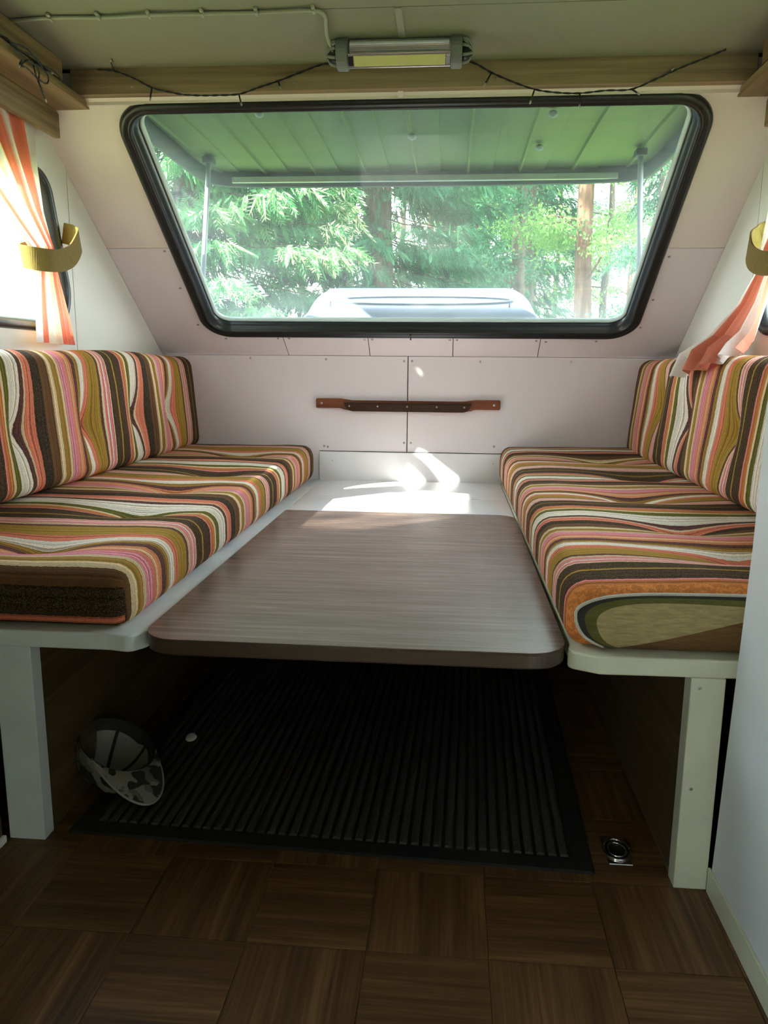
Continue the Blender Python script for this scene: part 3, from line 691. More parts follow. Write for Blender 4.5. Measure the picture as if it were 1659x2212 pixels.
def back_cushion(name, xin_b, xin_t, thick, y0, y1, z0, z1, buttons, sgn, smap, label):
    """sgn: direction of the room face (+1 faces +x)"""
    nx, ny, nz = 8, 150, 30
    P, F = grid_box(nx, ny, nz)
    X, Q = rounded(P, (0, y0, 0), (thick, y1, z1-z0), 0.045)
    y, d, z = Q[:, 1].copy(), Q[:, 0].copy(), Q[:, 2].copy()   # d: depth from the room face
    face = 1-P[:, 0]
    ey = np.clip(np.minimum(y-y0, y1-y)/0.12, 0, 1); ez = np.clip(np.minimum(z, (z1-z0)-z)/0.12, 0, 1)
    d = d-face*(0.014*np.sqrt(ey*ez)+0.002*wob(y, z, 8))
    z = z+P[:, 2]*0.006*np.sin(y*5.0)
    ys = y.copy()
    for by, bz in buttons:
        dy, dz = y-by, z-(bz-z0); r = np.sqrt(dy**2+(dz/1.4)**2)
        d += face**2*(0.052*np.exp(-r/0.026)+0.018*np.exp(-(r/0.10)**2))
        ys += face**2*((by-y)*0.40*np.exp(-(r/0.04)**2)-0.022*np.exp(-np.sqrt(dy**2+(dz/1.7)**2)/0.042))
    xin = np.interp(z, [0, z1-z0], [xin_b, xin_t])
    Q = np.stack([xin-sgn*d, ys, z+z0], 1)
    if sgn < 0: F = [f[::-1] for f in F]
    F = [f[::-1] for f in F]
    s = X[:, 1].copy()
    fr = P[:, 1] < 1e-6; s[fr] -= X[fr, 0]
    bk = P[:, 1] > 1-1e-6; s[bk] += X[bk, 0]
    o = link_mesh(name, Q, F, M_stripe, None, True, {'stripe': smap(s)})
    tag(o, label, 'cushion', 'striped back cushions'); return o
def button(parent, p, nrm):
    bm = bmesh.new(); bmesh.ops.create_uvsphere(bm, u_segments=10, v_segments=6, radius=0.006)
    bmesh.ops.scale(bm, vec=(1, 1, 0.5), verts=bm.verts)
    q = Vector(nrm).to_track_quat('Z', 'Y').to_matrix().to_4x4(); q.translation = p
    bmesh.ops.transform(bm, matrix=q, verts=bm.verts); return bm_obj('button', bm, M_wire, parent, True)

left_s = lambda y: y-1.444+PERIOD*4
leftb_s = lambda y: y-1.42+PERIOD*4
right_s = lambda y: np.interp(y, [1.30, 1.445, 1.6, 1.76, 1.98, 2.15, 2.34, 2.475, 2.6, 2.74, 2.95, 3.56], [1.835, 1.980, 1.980, 1.965, 1.89, 1.868, 1.805, 1.744, 1.695, 1.66, 1.63, 1.57])-y+PERIOD*4
rightb_s = lambda y: 3.45-y+PERIOD*4
SB_L = [(-.905, 1.62), (-.84, 2.0), (-.875, 2.36), (-.83, 2.69), (-.885, 3.2)]
SB_R = [(.61, 3.14), (.68, 2.74), (.56, 2.36), (.60, 1.98), (.64, 1.70)]
sL = seat_cushion('seat_cushion', XL+.01, -.628, 1.418, YF-.012, (.597, .632), SB_L, 1, left_s, 'long striped seat cushion whose black front end hangs over the bluish white post')
sR = seat_cushion('seat_cushion', .232, XR-.01, 1.412, YF-.012, (.590, .645), SB_R, -1, right_s, 'long striped seat cushion whose front end shows canvas and brown vinyl beside the wardrobe', True)
BB_L = [(1.68, .80), (2.05, .81), (2.46, .805), (2.86, .81), (3.22, .815)]
BB_R = [(3.13, .86), (2.77, .83), (2.32, .82), (1.9, .82)]
bL = back_cushion('back_cushion', -1.168, -1.205, .115, 1.44, YF-.014, .628, 1.045, BB_L, 1, leftb_s, 'striped back cushion below the window with the bright sheer curtain')
bR = back_cushion('back_cushion', .792, .835, .115, 1.44, YF-.014, .622, 1.045, BB_R, -1, rightb_s, 'striped back cushion with a curtain tail draped over its top edge')
for by, bz in BB_L: button(bL, Vector((-1.222+(by-2)*0, by, bz)), (1, 0, 0))
for by, bz in BB_R: button(bR, Vector((.848, by, bz)), (-1, 0, 0))

# ------------------------------------------------------------------ overhead woodwork
ob = box('overhead_beam', -1.190, .855, 2.482, 2.522, 1.817, ZC+.002, M_oak_x, None, .0015)
tag(ob, 'oak-coloured batten running across above the front window, under the ceiling', 'beam')
for x in (-.995, -.49, .115, .60):
    o = screw(frame_M((x, 2.482, 1.838), (1, 0, 0), (0, 0, 1), (0, -1, 0)), ob, 1.0)
ul = thing('overhead_shelf', 'oak shelf boards above the bright left curtain, holding a tangle of dark fairy lights', 'shelf')
box('fascia_board', -1.200, -1.176, .6, 2.405, 1.832, ZC-.002, M_oak_y, ul, .0015)
prism_yz('shelf_board', XL+.008, -1.162, [(.6, 1.794), (2.560, 1.794), (2.530, 1.816), (.6, 1.816)], M_oak_y, ul, .001)
box('curtain_pelmet', -1.292, -1.272, .6, 2.560, 1.714, 1.794, M_oak_y, ul, .003)
ur = thing('overhead_shelf', 'dark oak shelf boards meeting the end of the batten above the right window seal', 'shelf')
box('fascia_board', .838, .862, .6, 2.405, 1.832, ZC-.002, M_oak_y, ur, .0015)
prism_yz('shelf_board', .825, XR-.008, [(.6, 1.794), (2.560, 1.794), (2.530, 1.816), (.6, 1.816)], M_oak_y, ur, .001)
box('curtain_pelmet', .915, .935, .6, 2.560, 1.714, 1.794, M_oak_y, ur, .003)

# ------------------------------------------------------------------ ceiling lamp
lp = thing('ceiling_lamp', 'grey ribbed strip lamp with a yellow diffuser under the ceiling above the batten', 'lamp', loc=(-.163, 2.33, ZC))
def lamp_add(o): return adopt(o, lp)
LY, LZ = 2.33, 1.858
def arc_profile(r, a0, a1, n, ribs=0.0):
    return [(LY+(r-(ribs if i % 2 else 0))*math.cos(R(a0+(a1-a0)*i/n)), LZ+(r-(ribs if i % 2 else 0))*math.sin(R(a0+(a1-a0)*i/n))) for i in range(n+1)]
def ext_x(name, x0, x1, prof_, mat, bev=0):
    bm = bmesh.new(); a = [bm.verts.new((x0, p[0], p[1])) for p in prof_]; f = bm.faces.new(a)
    ret = bmesh.ops.extrude_face_region(bm, geom=[f]); bmesh.ops.translate(bm, vec=(x1-x0, 0, 0), verts=[q for q in ret['geom'] if isinstance(q, bmesh.types.BMVert)])
    if bev: bmesh.ops.bevel(bm, geom=[e for e in bm.edges if abs(e.verts[0].co.x-e.verts[1].co.x) < 1e-6], offset=bev, segments=2, affect='EDGES')
    return lamp_add(bm_obj(name, bm, mat))
# ribbed aluminium body, flat side tilted to the room
ext_x('housing', -.300, -.026, arc_profile(.034, -150+360, -30-0+60, 40, .0022)[::1], M_alu)
TM = Matrix.Translation((0, LY, LZ)) @ Matrix.Rotation(R(48), 4, 'X')
lamp_add(box('bezel', -.304, -.022, -.0375, -.030, -.020, .020, M_chrome, None, .001, TM))
lamp_add(box('diffuser', -.288, -.036, -.0395, -.0365, -.0145, .0145, M_diff, None, .001, TM))
lamp_add(box('switch', -.303, -.290, -.0405, -.037, -.012, .012, M_black, None, .001, TM))
for k in range(6):
    lamp_add(box('vent_slat', -.034, -.023, -.0395, -.0370, -.0135+k*.0047, -.0112+k*.0047, M_alu, None, 0, TM))
for x0, x1 in ((-.338, -.304), (-.022, .010)):
    ext_x('end_bracket', x0, x1, arc_profile(.043, 0, 345, 23), M_greyplast, .003)
for sx, xa in ((-1, -.338), (1, .010)):
    for k in range(4):
        a = R(-70+k*38)
        path = [(xa, LY+.036*math.cos(a)*-1, LZ+.036*math.sin(a)), (xa+sx*.016, LY-.030*math.cos(a), LZ+.030*math.sin(a)), (xa+sx*.026, LY-.008*math.cos(a), LZ+.012*math.sin(a))]
        lamp_add(tube('cap_rib', catmull(path, 4), .0045, M_greyplast, None, 6))
    lamp_add(tube('cap_core', [(xa, LY, LZ), (xa+sx*.024, LY, LZ)], [.026, .014], M_black, None, 14))
    lamp_add(box('mount_lug', min(xa, xa+sx*-.02), max(xa, xa+sx*-.02), LY-.02, LY+.02, LZ+.030, ZC-.001, M_greyplast))

# cable clipped along the ceiling joint
cbl = thing('ceiling_cable', 'white cable clipped along the ceiling joint, bending down to the strip lamp', 'cable')
cpts = [(-1.168, 2.130, ZC-.006)]+[(-1.05+k*.13, 2.120+.005*math.sin(k*2.1), ZC-.0062+.001*math.cos(k*1.7)) for k in range(6)]+[(-.372, 2.120, ZC-.006), (-.352, 2.132, ZC-.006), (-.345, 2.165, ZC-.006), (-.352, 2.22, ZC-.006), (-.356, 2.27, ZC-.012), (-.348, 2.31, ZC-.030), (-.342, 2.33, LZ+.004)]
tube('cord', cpts, .0048, M_cable, cbl, 8, 5)
for x in (-1.06, -.93, -.795, -.655, -.515, -.368):
    bm = bmesh.new(); add_box(bm, x-.004, x+.004, 2.111, 2.130, ZC-.013, ZC-.001, .002, 2); add_box(bm, x-.004, x+.004, 2.100, 2.112, ZC-.008, ZC-.001, .0015, 1)
    bm_obj('clip', bm, M_cable, cbl)

# ------------------------------------------------------------------ fairy lights
def fairy(name, label, path, drops, twist=True):
    t = thing(name, label, 'fairy lights')
    P = catmull(path, 8); V, F = [], []
    off = .0016
    for s in (0, math.pi):
        pp = []
        for i, p in enumerate(P):
            a = i*0.9+s; pp.append(p+Vector((0, off*math.cos(a), off*math.sin(a))))
        add_tube(V, F, pp, .0016, 5)
    link_mesh('wire', V, F, M_wire, t, True)
    for (a, b) in drops:
        a, b = Vector(a), Vector(b)
        lead = link_mesh('lamp_lead', *tube_vf([a, a.lerp(b, .5)+Vector((0, -.002, 0)), b], .0026), M_wire, t, True)
        d = (b-a).normalized(); V2, F2 = [], []
        add_tube(V2, F2, [b-d*.002, b+d*.003, b+d*.007, b+d*.009], [.0028, .0030, .0024, .0008], 8)
        link_mesh('bulb', V2, F2, M_bulb, lead, True)
    return t
FY = 2.4755
fairy('fairy_lights', 'thin dark wire of unlit fairy lights drooping in two swags across the batten',
      [(-1.10, FY, 1.886), (-1.046, FY, 1.880), (-.985, FY, 1.858), (-.930, FY, 1.831), (-.86, FY, 1.814), (-.796, FY, 1.807), (-.73, FY, 1.806), (-.660, FY, 1.808), (-.60, FY, 1.825), (-.539, FY, 1.842), (-.46, FY, 1.868), (-.398, FY, 1.886), (-.34, FY+.001, 1.884), (-.18, FY+.001, 1.882),
       (-.02, FY+.001, 1.884), (.04, FY, 1.881), (.098, FY, 1.852), (.16, FY, 1.826), (.225, FY, 1.804), (.29, FY, 1.794), (.356, FY, 1.791), (.43, FY, 1.797), (.503, FY, 1.799), (.57, FY, 1.824), (.63, FY, 1.850), (.70, FY, 1.876), (.75, 2.44, 1.886)],
      [((-1.046, FY, 1.880), (-1.028, 2.41, 1.884)), ((-.930, FY, 1.831), (-.934, FY-.006, 1.800)), ((-.66, FY, 1.808), (-.652, FY-.008, 1.780)), ((-.539, FY, 1.842), (-.532, FY-.005, 1.824)),
       ((.098, FY, 1.852), (.080, FY-.006, 1.820)), ((.225, FY, 1.804), (.214, FY-.008, 1.769)), ((.356, FY, 1.791), (.356, FY-.008, 1.755)), ((.503, FY, 1.799), (.52, FY-.006, 1.786)), ((.60, FY, 1.838), (.612, FY-.005, 1.846))])
bx = -1.152
fairy('fairy_lights', 'tangled dark bundle of fairy light wire hanging from the left overhead shelf boards',
      [(bx-.03, 1.99, 1.824), (bx-.008, 2.073, 1.822), (bx, 2.13, 1.812), (bx+.002, 2.197, 1.822), (bx, 2.24, 1.812), (bx+.006, 2.20, 1.800), (bx+.004, 2.12, 1.800), (bx, 2.08, 1.812), (bx+.008, 2.15, 1.822), (bx+.004, 2.23, 1.806), (bx+.004, 2.262, 1.792), (bx+.002, 2.25, 1.772), (bx, 2.20, 1.772), (bx+.002, 2.15, 1.778), (bx+.006, 2.11, 1.768), (bx+.006, 2.16, 1.80), (bx+.004, 2.21, 1.79), (bx+.004, 2.20, 1.765), (bx+.002, 2.19, 1.80), (bx, 2.24, 1.815), (bx-.004, 2.31, 1.826), (bx-.012, 2.37, 1.826)],
      [((bx+.004, 2.20, 1.768), (bx+.006, 2.232, 1.725)), ((bx+.006, 2.12, 1.785), (bx+.01, 2.10, 1.765)), ((bx+.004, 2.24, 1.806), (bx+.01, 2.268, 1.806))])

# ------------------------------------------------------------------ curtains
def cloth(name, rows, nu, mat, fold, label, thick=0.0):
    """rows: list of (left point, right point, fold amplitude); u runs left to right"""
    nv = len(rows); V = []; F = []; A = []
    for j, (a, b, amp, nf, ph, n) in enumerate(rows):
        a, b, n = Vector(a), Vector(b), Vector(n)
        for i in range(nu+1):
            u = i/nu; w = math.sin(u*nf*2*math.pi+ph)+0.35*math.sin(u*nf*4.7*math.pi+ph*1.7+j*.05)
            V.append(a.lerp(b, u)+n*(amp*w)); A.append(u)
    for j in range(nv-1):
        for i in range(nu): k = j*(nu+1)+i; F.append((k, k+1, k+nu+2, k+nu+1))
    o = link_mesh(name, V, F, mat, None, True, {'across': A}); return o
def keyrows(keys, n):
    """smooth interpolation of cloth rows between key rows"""
    out = []
    for i in range(n+1):
        t = i/n*(len(keys)-1); k = min(int(t), len(keys)-2); f = t-k; f = f*f*(3-2*f)
        a, b = keys[k], keys[k+1]
        out.append((Vector(a[0]).lerp(Vector(b[0]), f), Vector(a[1]).lerp(Vector(b[1]), f), a[2]+(b[2]-a[2])*f, a[3]+(b[3]-a[3])*f, a[4]+(b[4]-a[4])*f, Vector(a[5]).lerp(Vector(b[5]), f)))
    return out
nx_ = (1, 0, 0)
keys = [((-1.302, 1.80, 1.722), (-1.302, 2.450, 1.722), .010, 6, 0, nx_),
        ((-1.300, 2.00, 1.60), (-1.300, 2.446, 1.60), .012, 6, 0, nx_),
        ((-1.297, 2.19, 1.47), (-1.300, 2.462, 1.47), .014, 6, 0, nx_),
        ((-1.292, 2.365, 1.355), (-1.302, 2.51, 1.375), .014, 6, 0, nx_),
        ((-1.292, 2.385, 1.31), (-1.302, 2.525, 1.33), .014, 6, 0, nx_),
        ((-1.294, 2.375, 1.24), (-1.302, 2.55, 1.26), .014, 6, 0, nx_),
        ((-1.294, 2.365, 1.15), (-1.300, 2.59, 1.17), .013, 6, 0, nx_),
        ((-1.290, 2.355, 1.066), (-1.297, 2.622, 1.064), .012, 6, 0, nx_)]
cL = cloth('curtain', keyrows(keys, 70), 120, M_curtain, 1, '')
tag(cL, 'sheer white curtain with orange and yellow stripes, glowing at the left window', 'curtain', 'window curtains')
nr = (-1, 0, 0)
keys = [((.962, 2.50, 1.722), (.962, 1.95, 1.722), .010, 4, 1.0, nr), ((.958, 2.54, 1.47), (.952, 2.16, 1.47), .014, 4, 1.0, nr),
        ((.955, 2.565, 1.37), (.935, 2.40, 1.35), .014, 4, 1.0, nr), ((.952, 2.570, 1.31), (.930, 2.42, 1.29), .014, 4, 1.0, nr),
        ((.925, 2.66, 1.20), (.905, 2.40, 1.19), .018, 4, 1.0, (-.8, -.3, .3)), ((.870, 2.77, 1.09), (.875, 2.36, 1.10), .024, 4, 1.0, (-.7, -.3, .6)),
        ((.800, 2.80, 1.035), (.850, 2.33, 1.072), .024, 4, 1.0, (-.75, -.2, .6)), ((.758, 2.73, .968), (.815, 2.28, 1.055), .022, 4, 1.0, (-.9, -.2, .25))]
cR = cloth('curtain', keyrows(keys, 70), 120, M_curtain_r, 1, '')
tag(cR, 'white curtain with orange herringbone stripes, its tail lying on the right back cushion', 'curtain', 'window curtains')
def strap(name, path, h, label, tilt):
    P = catmull(path, 8); V, F = [], []; n = len(P)
    for i, p in enumerate(P):
        t = (P[min(i+1, n-1)]-P[max(i-1, 0)]).normalized(); upv = (Vector(tilt)-t*Vector(tilt).dot(t)).normalized(); nn = t.cross(upv).normalized()*.0025
        for q in (p-upv*h/2-nn, p+upv*h/2-nn, p+upv*h/2+nn, p-upv*h/2+nn): V.append(q)
    for i in range(n-1):
        for k in range(4): F.append((i*4+k, i*4+(k+1) % 4, (i+1)*4+(k+1) % 4, (i+1)*4+k))
    F.append((0, 1, 2, 3)); F.append(tuple((n-1)*4+k for k in (3, 2, 1, 0)))
    o = link_mesh(name, V, F, M_tie, None, False); return tag(o, label, 'tieback', 'curtain tiebacks')
strap('curtain_tieback', [(-1.334, 2.655, 1.440), (-1.300, 2.665, 1.432), (-1.262, 2.625, 1.412), (-1.248, 2.545, 1.355), (-1.244, 2.46, 1.325), (-1.250, 2.385, 1.315), (-1.285, 2.352, 1.318), (-1.328, 2.37, 1.328), (-1.338, 2.45, 1.352), (-1.338, 2.56, 1.40)], .068, 'olive felt tieback round the bright sheer curtain on the left wall', (0, -.25, 1))
strap('curtain_tieback', [(.976, 2.60, 1.425), (.950, 2.605, 1.41), (.912, 2.58, 1.385), (.892, 2.51, 1.34), (.888, 2.43, 1.31), (.905, 2.37, 1.30), (.945, 2.35, 1.31), (.974, 2.40, 1.34)], .068, 'olive felt tieback high on the right wall above the draped curtain tail', (0, -.25, 1))

# ------------------------------------------------------------------ doormat
dm = thing('doormat', 'black rubber-edged doormat with ribbed charcoal pile on the floor under the table', 'doormat')
Mm = Matrix.Translation((-.2455, 1.430, 0)) @ Matrix.Rotation(R(-1.7), 4, 'Z')
W2, DD = .560, 1.75
bm = bmesh.new()
rows = [(0, .0012), (.006, .004), (.040, .0052), (.043, .0042)]
loops = []
for d, h in rows:
    loops.append([bm.verts.new(Mm @ Vector((p[0], p[1], h))) for p in rrect(-W2+d, W2-d, d, DD-d, .008-min(d, .006), 3)])
bot = [bm.verts.new(v.co*1.0-Vector((0, 0, v.co.z-.0002))) for v in loops[0]]
N = len(bot)
for A_, B_ in zip([bot]+loops, loops):
    for i in range(N): bm.faces.new((A_[i], A_[(i+1) % N], B_[(i+1) % N], B_[i]))
bm.faces.new(loops[-1])
bm_obj('rubber_border', bm, M_matrub, dm)
# pile ribs: one mesh, copied across
NR = 43; pitch = (2*W2-.09)/NR
def rib_mesh():
    V, F = [], []; n = 34
    for i in range(n+1):
        y = .046+(DD-.092)*i/n; jx = random.uniform(-.0006, .0006)
        for x, z in ((-.0088, .003), (-.0072, .0085), (-.002, .0104), (.003, .0103), (.0072, .0084), (.0088, .003)):
            V.append((x+jx, y, z+random.uniform(-.0006, .0006)))
    for i in range(n):
        for k in range(5): F.append((i*6+k, i*6+k+1, (i+1)*6+k+1, (i+1)*6+k))
    F.append((0, 1, 2, 3, 4, 5)); F.append(tuple(n*6+k for k in (5, 4, 3, 2, 1, 0)))
    o = link_mesh('pile_rib', V, F, M_matrib, None, False); me = o.data; bpy.data.objects.remove(o); return me
ribs = [rib_mesh() for _ in range(3)]
for i in range(NR):
    o = bpy.data.objects.new('pile_rib', ribs[i % 3]); COL.objects.link(o); o.parent = dm
    o.matrix_local = Mm @ Matrix.Translation((-W2+.045+pitch*(i+.5), 0, 0))

# ------------------------------------------------------------------ camouflage cap
def camo_mat(name, a, b, c, scale=16):
    m, nt, bs = new_mat(name)
    mp = coords(nt, (1, 1, 1), 'Object'); n = noise(nt, mp, scale, 2, 0.5, 0.8); n2 = noise(nt, mp, scale*1.7, 1, 0.4, 0.6)
    r1 = ramp(nt, [(0, b), (.47, a), (.60, b)], 'CONSTANT'); r2 = ramp(nt, [(0, (0, 0, 0)), (.56, (1, 1, 1))], 'CONSTANT')
    nt.links.new(n.outputs[0], r1.inputs[0]); nt.links.new(n2.outputs[0], r2.inputs[0])
    mx = nt.nodes.new('ShaderNodeMix'); mx.data_type = 'RGBA'; mx.inputs[7].default_value = rgba(c)
    nt.links.new(r2.outputs[0], mx.inputs[0]); nt.links.new(r1.outputs[0], mx.inputs[6]); nt.links.new(mx.outputs[2], bs.inputs['Base Color'])
    bs.inputs['Roughness'].default_value = 0.9; nb = noise(nt, mp, 900, 1); bump(nt, nb.outputs[0], bs, 0.3, 0.001); return m
M_camo = camo_mat('camouflage_cloth', srgb(106, 106, 100), srgb(142, 136, 130), srgb(46, 46, 42))
M_lining = plain('cap_lining', srgb(150, 148, 144), 0.9, var=0.1, scale=30, bmp=.2, bscale=500)
M_tape = plain('black_tape', (0.02, 0.02, 0.02), 0.85)
n_ = Vector((.36, -.06, .92)).normalized(); x_ = Vector((.70, -.66, -.20)); x_ = (x_-n_*x_.dot(n_)).normalized(); y_ = n_.cross(x_)
cap = empty('baseball_cap'); tag(cap, 'camouflage baseball cap lying upside down at the corner of the ribbed doormat', 'cap')
Mc = frame_M((-.765, 1.625, .066), x_, y_, n_)
def dome(ra, rb, dep, na=40, nr_=12, squash=.10, seed=0):
    V, F = [], []
    for j in range(nr_+1):
        t = j/nr_*math.pi/2; rr = math.cos(t)**.75 if j < nr_ else 0.0; z = -dep*math.sin(t)**1.15
        for i in range(na):
            a = 2*math.pi*i/na
            crk = 1+squash*.35*math.sin(3*a+seed+t*2)*math.sin(t)
            V.append((ra*rr*math.cos(a)*crk, rb*rr*math.sin(a)*crk, z+.006*math.sin(5*a+seed)*math.sin(2*t)))
    for j in range(nr_):
        for i in range(na): k = (i+1) % na; F.append((j*na+i, j*na+k, (j+1)*na+k, (j+1)*na+i))
    return V, F
def cap_part(name, VF, mat, parent=cap): return link_mesh(name, [Mc @ Vector(v) for v in VF[0]], VF[1], mat, parent, True)
cap_part('crown', dome(.100, .088, .105), M_camo)
inner = cap_part('lining', dome(.0965, .0845, .100), M_lining)
# sweatband
V, F = [], []; na = 40
for j, (s_, z) in enumerate([(1.0, .001), (.995, .003), (.955, .001), (.925, -.016), (.915, -.032)]):
    for i in range(na): a = 2*math.pi*i/na; V.append((.099*s_*math.cos(a), .087*s_*math.sin(a), z+.003*math.sin(3*a)*(j > 2)))
for j in range(4):
    for i in range(na): k = (i+1) % na; F.append((j*na+i, j*na+k, (j+1)*na+k, (j+1)*na+i))
cap_part('sweatband', (V, F), M_tape)
# seam tapes inside the crown
for a0 in (0.5, 1.55, 2.6, 3.7, 4.75, 5.8):
    V, F = [], []
    for j in range(13):
        t = (j/12)*math.pi/2*.97+.05; rr = math.cos(min(t, 1.56))**.75*.93; z = -.1*.95*math.sin(t)**1.15
        for s_ in (-1, 1):
            a = a0+s_*.05/max(rr, .12)*.9; V.append((.0965*rr*math.cos(a), .0845*rr*math.sin(a), z))
    for j in range(12): F.append((j*2, j*2+1, j*2+3, j*2+2))
    cap_part('seam_tape', (V, F), M_tape, inner)
V, F = [], []; nu, nv = 24, 10
for layer in (0, 1):
    for j in range(nv+1):
        for i in range(nu+1):
            a = R(-66+132*i/nu); e = j/nv; ext = .092*math.cos((i/nu-.5)*math.pi)**.55 if 0 < i < nu else 0
            x = .100*math.cos(a)+ext*e; y = .088*math.sin(a)*(1-.04*e)
            z = .004+.014*(y/.088)**2*e-.016*e*e-layer*.004
            V.append((x, y, z))
S_ = (nu+1)*(nv+1)
for j in range(nv):
    for i in range(nu):
        k = j*(nu+1)+i; F.append((k, k+1, k+nu+2, k+nu+1)); F.append((S_+k, S_+k+nu+1, S_+k+nu+2, S_+k+1))
edge = [nv*(nu+1)+i for i in range(nu+1)]
for a_, b_ in zip(edge, edge[1:]): F.append((a_, b_, S_+b_, S_+a_))
visor = cap_part('visor', (V, F), M_camo)
tube_pts = [Mc @ Vector(V[i]) for i in edge]
link_mesh('visor_piping', *tube_vf(tube_pts, .0028), M_lining, visor, True)
low = min((o.matrix_world @ v.co).z for o in cap.children for v in o.data.vertices)
cap.location.z = .0095-low

# bottle cap on the mat, floor ring
bc = empty('bottle_cap', (-.672, 1.868, .0106)); tag(bc, 'small pale bottle cap lying on the ribbed doormat', 'bottle cap')
V, F = [], []; na = 42
for j, (r_, z) in enumerate([(0.0, .0065), (.0115, .0065), (.0135, .005), (.0140, .0028), (.0152, .0002), (.0142, .0008), (.0128, .0045), (0.0, .0052)]):
    for i in range(na):
        a = 2*math.pi*i/na; rr = r_*(1+(.035*math.sin(21*a) if 2 < j < 6 else 0)); V.append((rr*math.cos(a), rr*math.sin(a), z))
for j in range(7):
    for i in range(na): k = (i+1) % na; F.append((j*na+i, j*na+k, (j+1)*na+k, (j+1)*na+i))
o = link_mesh('cap_shell', V, F, plain('cap_paint', srgb(226, 222, 214), .35), bc, True); bc.rotation_euler = (R(14), R(-10), .3); bc.location.z = .0145
fr_ = thing('floor_ring', 'oval chrome recessed pull ring set in the floor beside the right edge of the doormat', 'pull ring', loc=(.372, 1.497, 0))
bm = bmesh.new()
add_box(bm, -.032, .032, -.048, .048, 0.0, .003, .0012, 1); 
for v in bm.verts:
    k = abs(v.co.y)/.048; v.co.x *= 1-.25*k**3
bm_obj('base_plate', bm, M_chrome, fr_)
def oval(a, b, n, z, cy=0): return [(a*math.cos(2*math.pi*i/n), cy+b*math.sin(2*math.pi*i/n), z) for i in range(n+1)]
link_mesh('rim', *tube_vf(oval(.027, .036, 36, .0045), .0032, 8), M_chrome, fr_, True)
link_mesh('pull', *tube_vf(oval(.019, .024, 30, .0055, -.002), .0026, 8), M_chrome, fr_, True)
bm = bmesh.new(); bmesh.ops.create_circle(bm, cap_ends=True, segments=30, radius=1); bmesh.ops.scale(bm, vec=(.026, .035, 1), verts=bm.verts); bmesh.ops.translate(bm, vec=(0, 0, .0032), verts=bm.verts)
bm_obj('recess', bm, M_black, fr_)
for y in (-.041, .041):
    screw(Matrix.Translation((0, y, .003)), fr_, .6)

# ================================================================== OUTSIDE THE FRONT WINDOW
st = thing('storm_shutter', 'pale ribbed metal shutter propped open on two struts above the front window', 'shutter')
ZF = 1.905; Y0_, Y1_ = 2.545, 3.862
V, F = [], []; xs, zs = [-1.182], [0]
x = -1.15; k = 0
while x < .835:
    if k % 2 == 0:
        for dx, dz in ((0, 0), (.004, -.010), (.012, -.010), (.016, 0)): xs.append(x+dx); zs.append(dz)
    else:
        for dx, dz in ((0, .0), (.003, .006)): xs.append(x+dx); zs.append(dz)
        xs.append(x+.118); zs.append(.003)
    x += .120; k += 1
xs.append(.872); zs.append(0)
ny = 10
for j in range(ny+1):
    y = Y0_+(Y1_-Y0_)*j/ny
    cl = max(0, y-3.66)/.20
    for x, z in zip(xs, zs):
        x = min(max(x, -1.182+.11*cl**2), .872-.10*cl**2); V.append((x, y, ZF+z+.012*math.sin(math.pi*j/ny)))
nX = len(xs)
for j in range(ny):
    for i in range(nX-1): F.append((j*nX+i, j*nX+i+1, (j+1)*nX+i+1, (j+1)*nX+i))
sheet = link_mesh('sheet', V, F, M_oldpl, st, False)
sol = sheet.modifiers.new('t', 'SOLIDIFY'); sol.thickness = .002; sol.offset = 1
rimp = [(-1.16, Y0_), (-1.175, 3.3), (-1.17, 3.70), (-1.10, 3.815), (-.97, 3.845), (-.6, 3.86), (0, 3.862), (.4, 3.85), (.66, 3.835), (.80, 3.80), (.862, 3.70), (.868, 3.3), (.855, Y0_)]
P2 = [Vector((p.x, p.y, 0)) for p in catmull([(a, b, 0) for a, b in rimp], 5)]
V, F = [], []
for i, p in enumerate(P2):
    t = (P2[min(i+1, len(P2)-1)]-P2[max(i-1, 0)]).normalized(); nn = Vector((t.y, -t.x, 0))
    for d, z in ((.022, .014), (-.004, .012), (-.010, 0.0), (-.014, -.062), (.004, -.066), (.010, -.01)):
        V.append(Vector((p.x, p.y, ZF+z))-nn*d)
for i in range(len(P2)-1):
    for k in range(6): F.append((i*6+k, i*6+(k+1) % 6, (i+1)*6+(k+1) % 6, (i+1)*6+k))
link_mesh('rim', V, F, M_shutrim, st, True)
gl_ = box('grip_strip', -1.06, .74, 3.806, 3.828, ZF-.052, ZF-.024, M_alu, st, .003)
for x, y in [(-.716, 2.96), (-.176, 3.275), (.344, 3.02), (.343, 3.453)]:
    bm = bmesh.new(); bmesh.ops.create_uvsphere(bm, u_segments=14, v_segments=8, radius=.017); bmesh.ops.scale(bm, vec=(1, 1, .75), verts=bm.verts)
    bmesh.ops.translate(bm, vec=(x, y, ZF-.006), verts=bm.verts); bm_obj('bolt_cap', bm, M_strut, st, True)
for xq, ya in ((-1.092, 3.56), (.772, 3.53)):
    sx = tube('strut', [(xq, ya, ZF-.012), (xq, 3.385, 1.262)], .011, M_strut, st, 10)
    box('strut_bracket', xq-.022, xq+.022, ya-.03, ya+.03, ZF-.028, ZF, M_shutrim, sx, .003)
    box('strut_foot', xq-.014, xq+.014, 3.36, 3.41, 1.235, 1.275, M_shutrim, sx, .003)

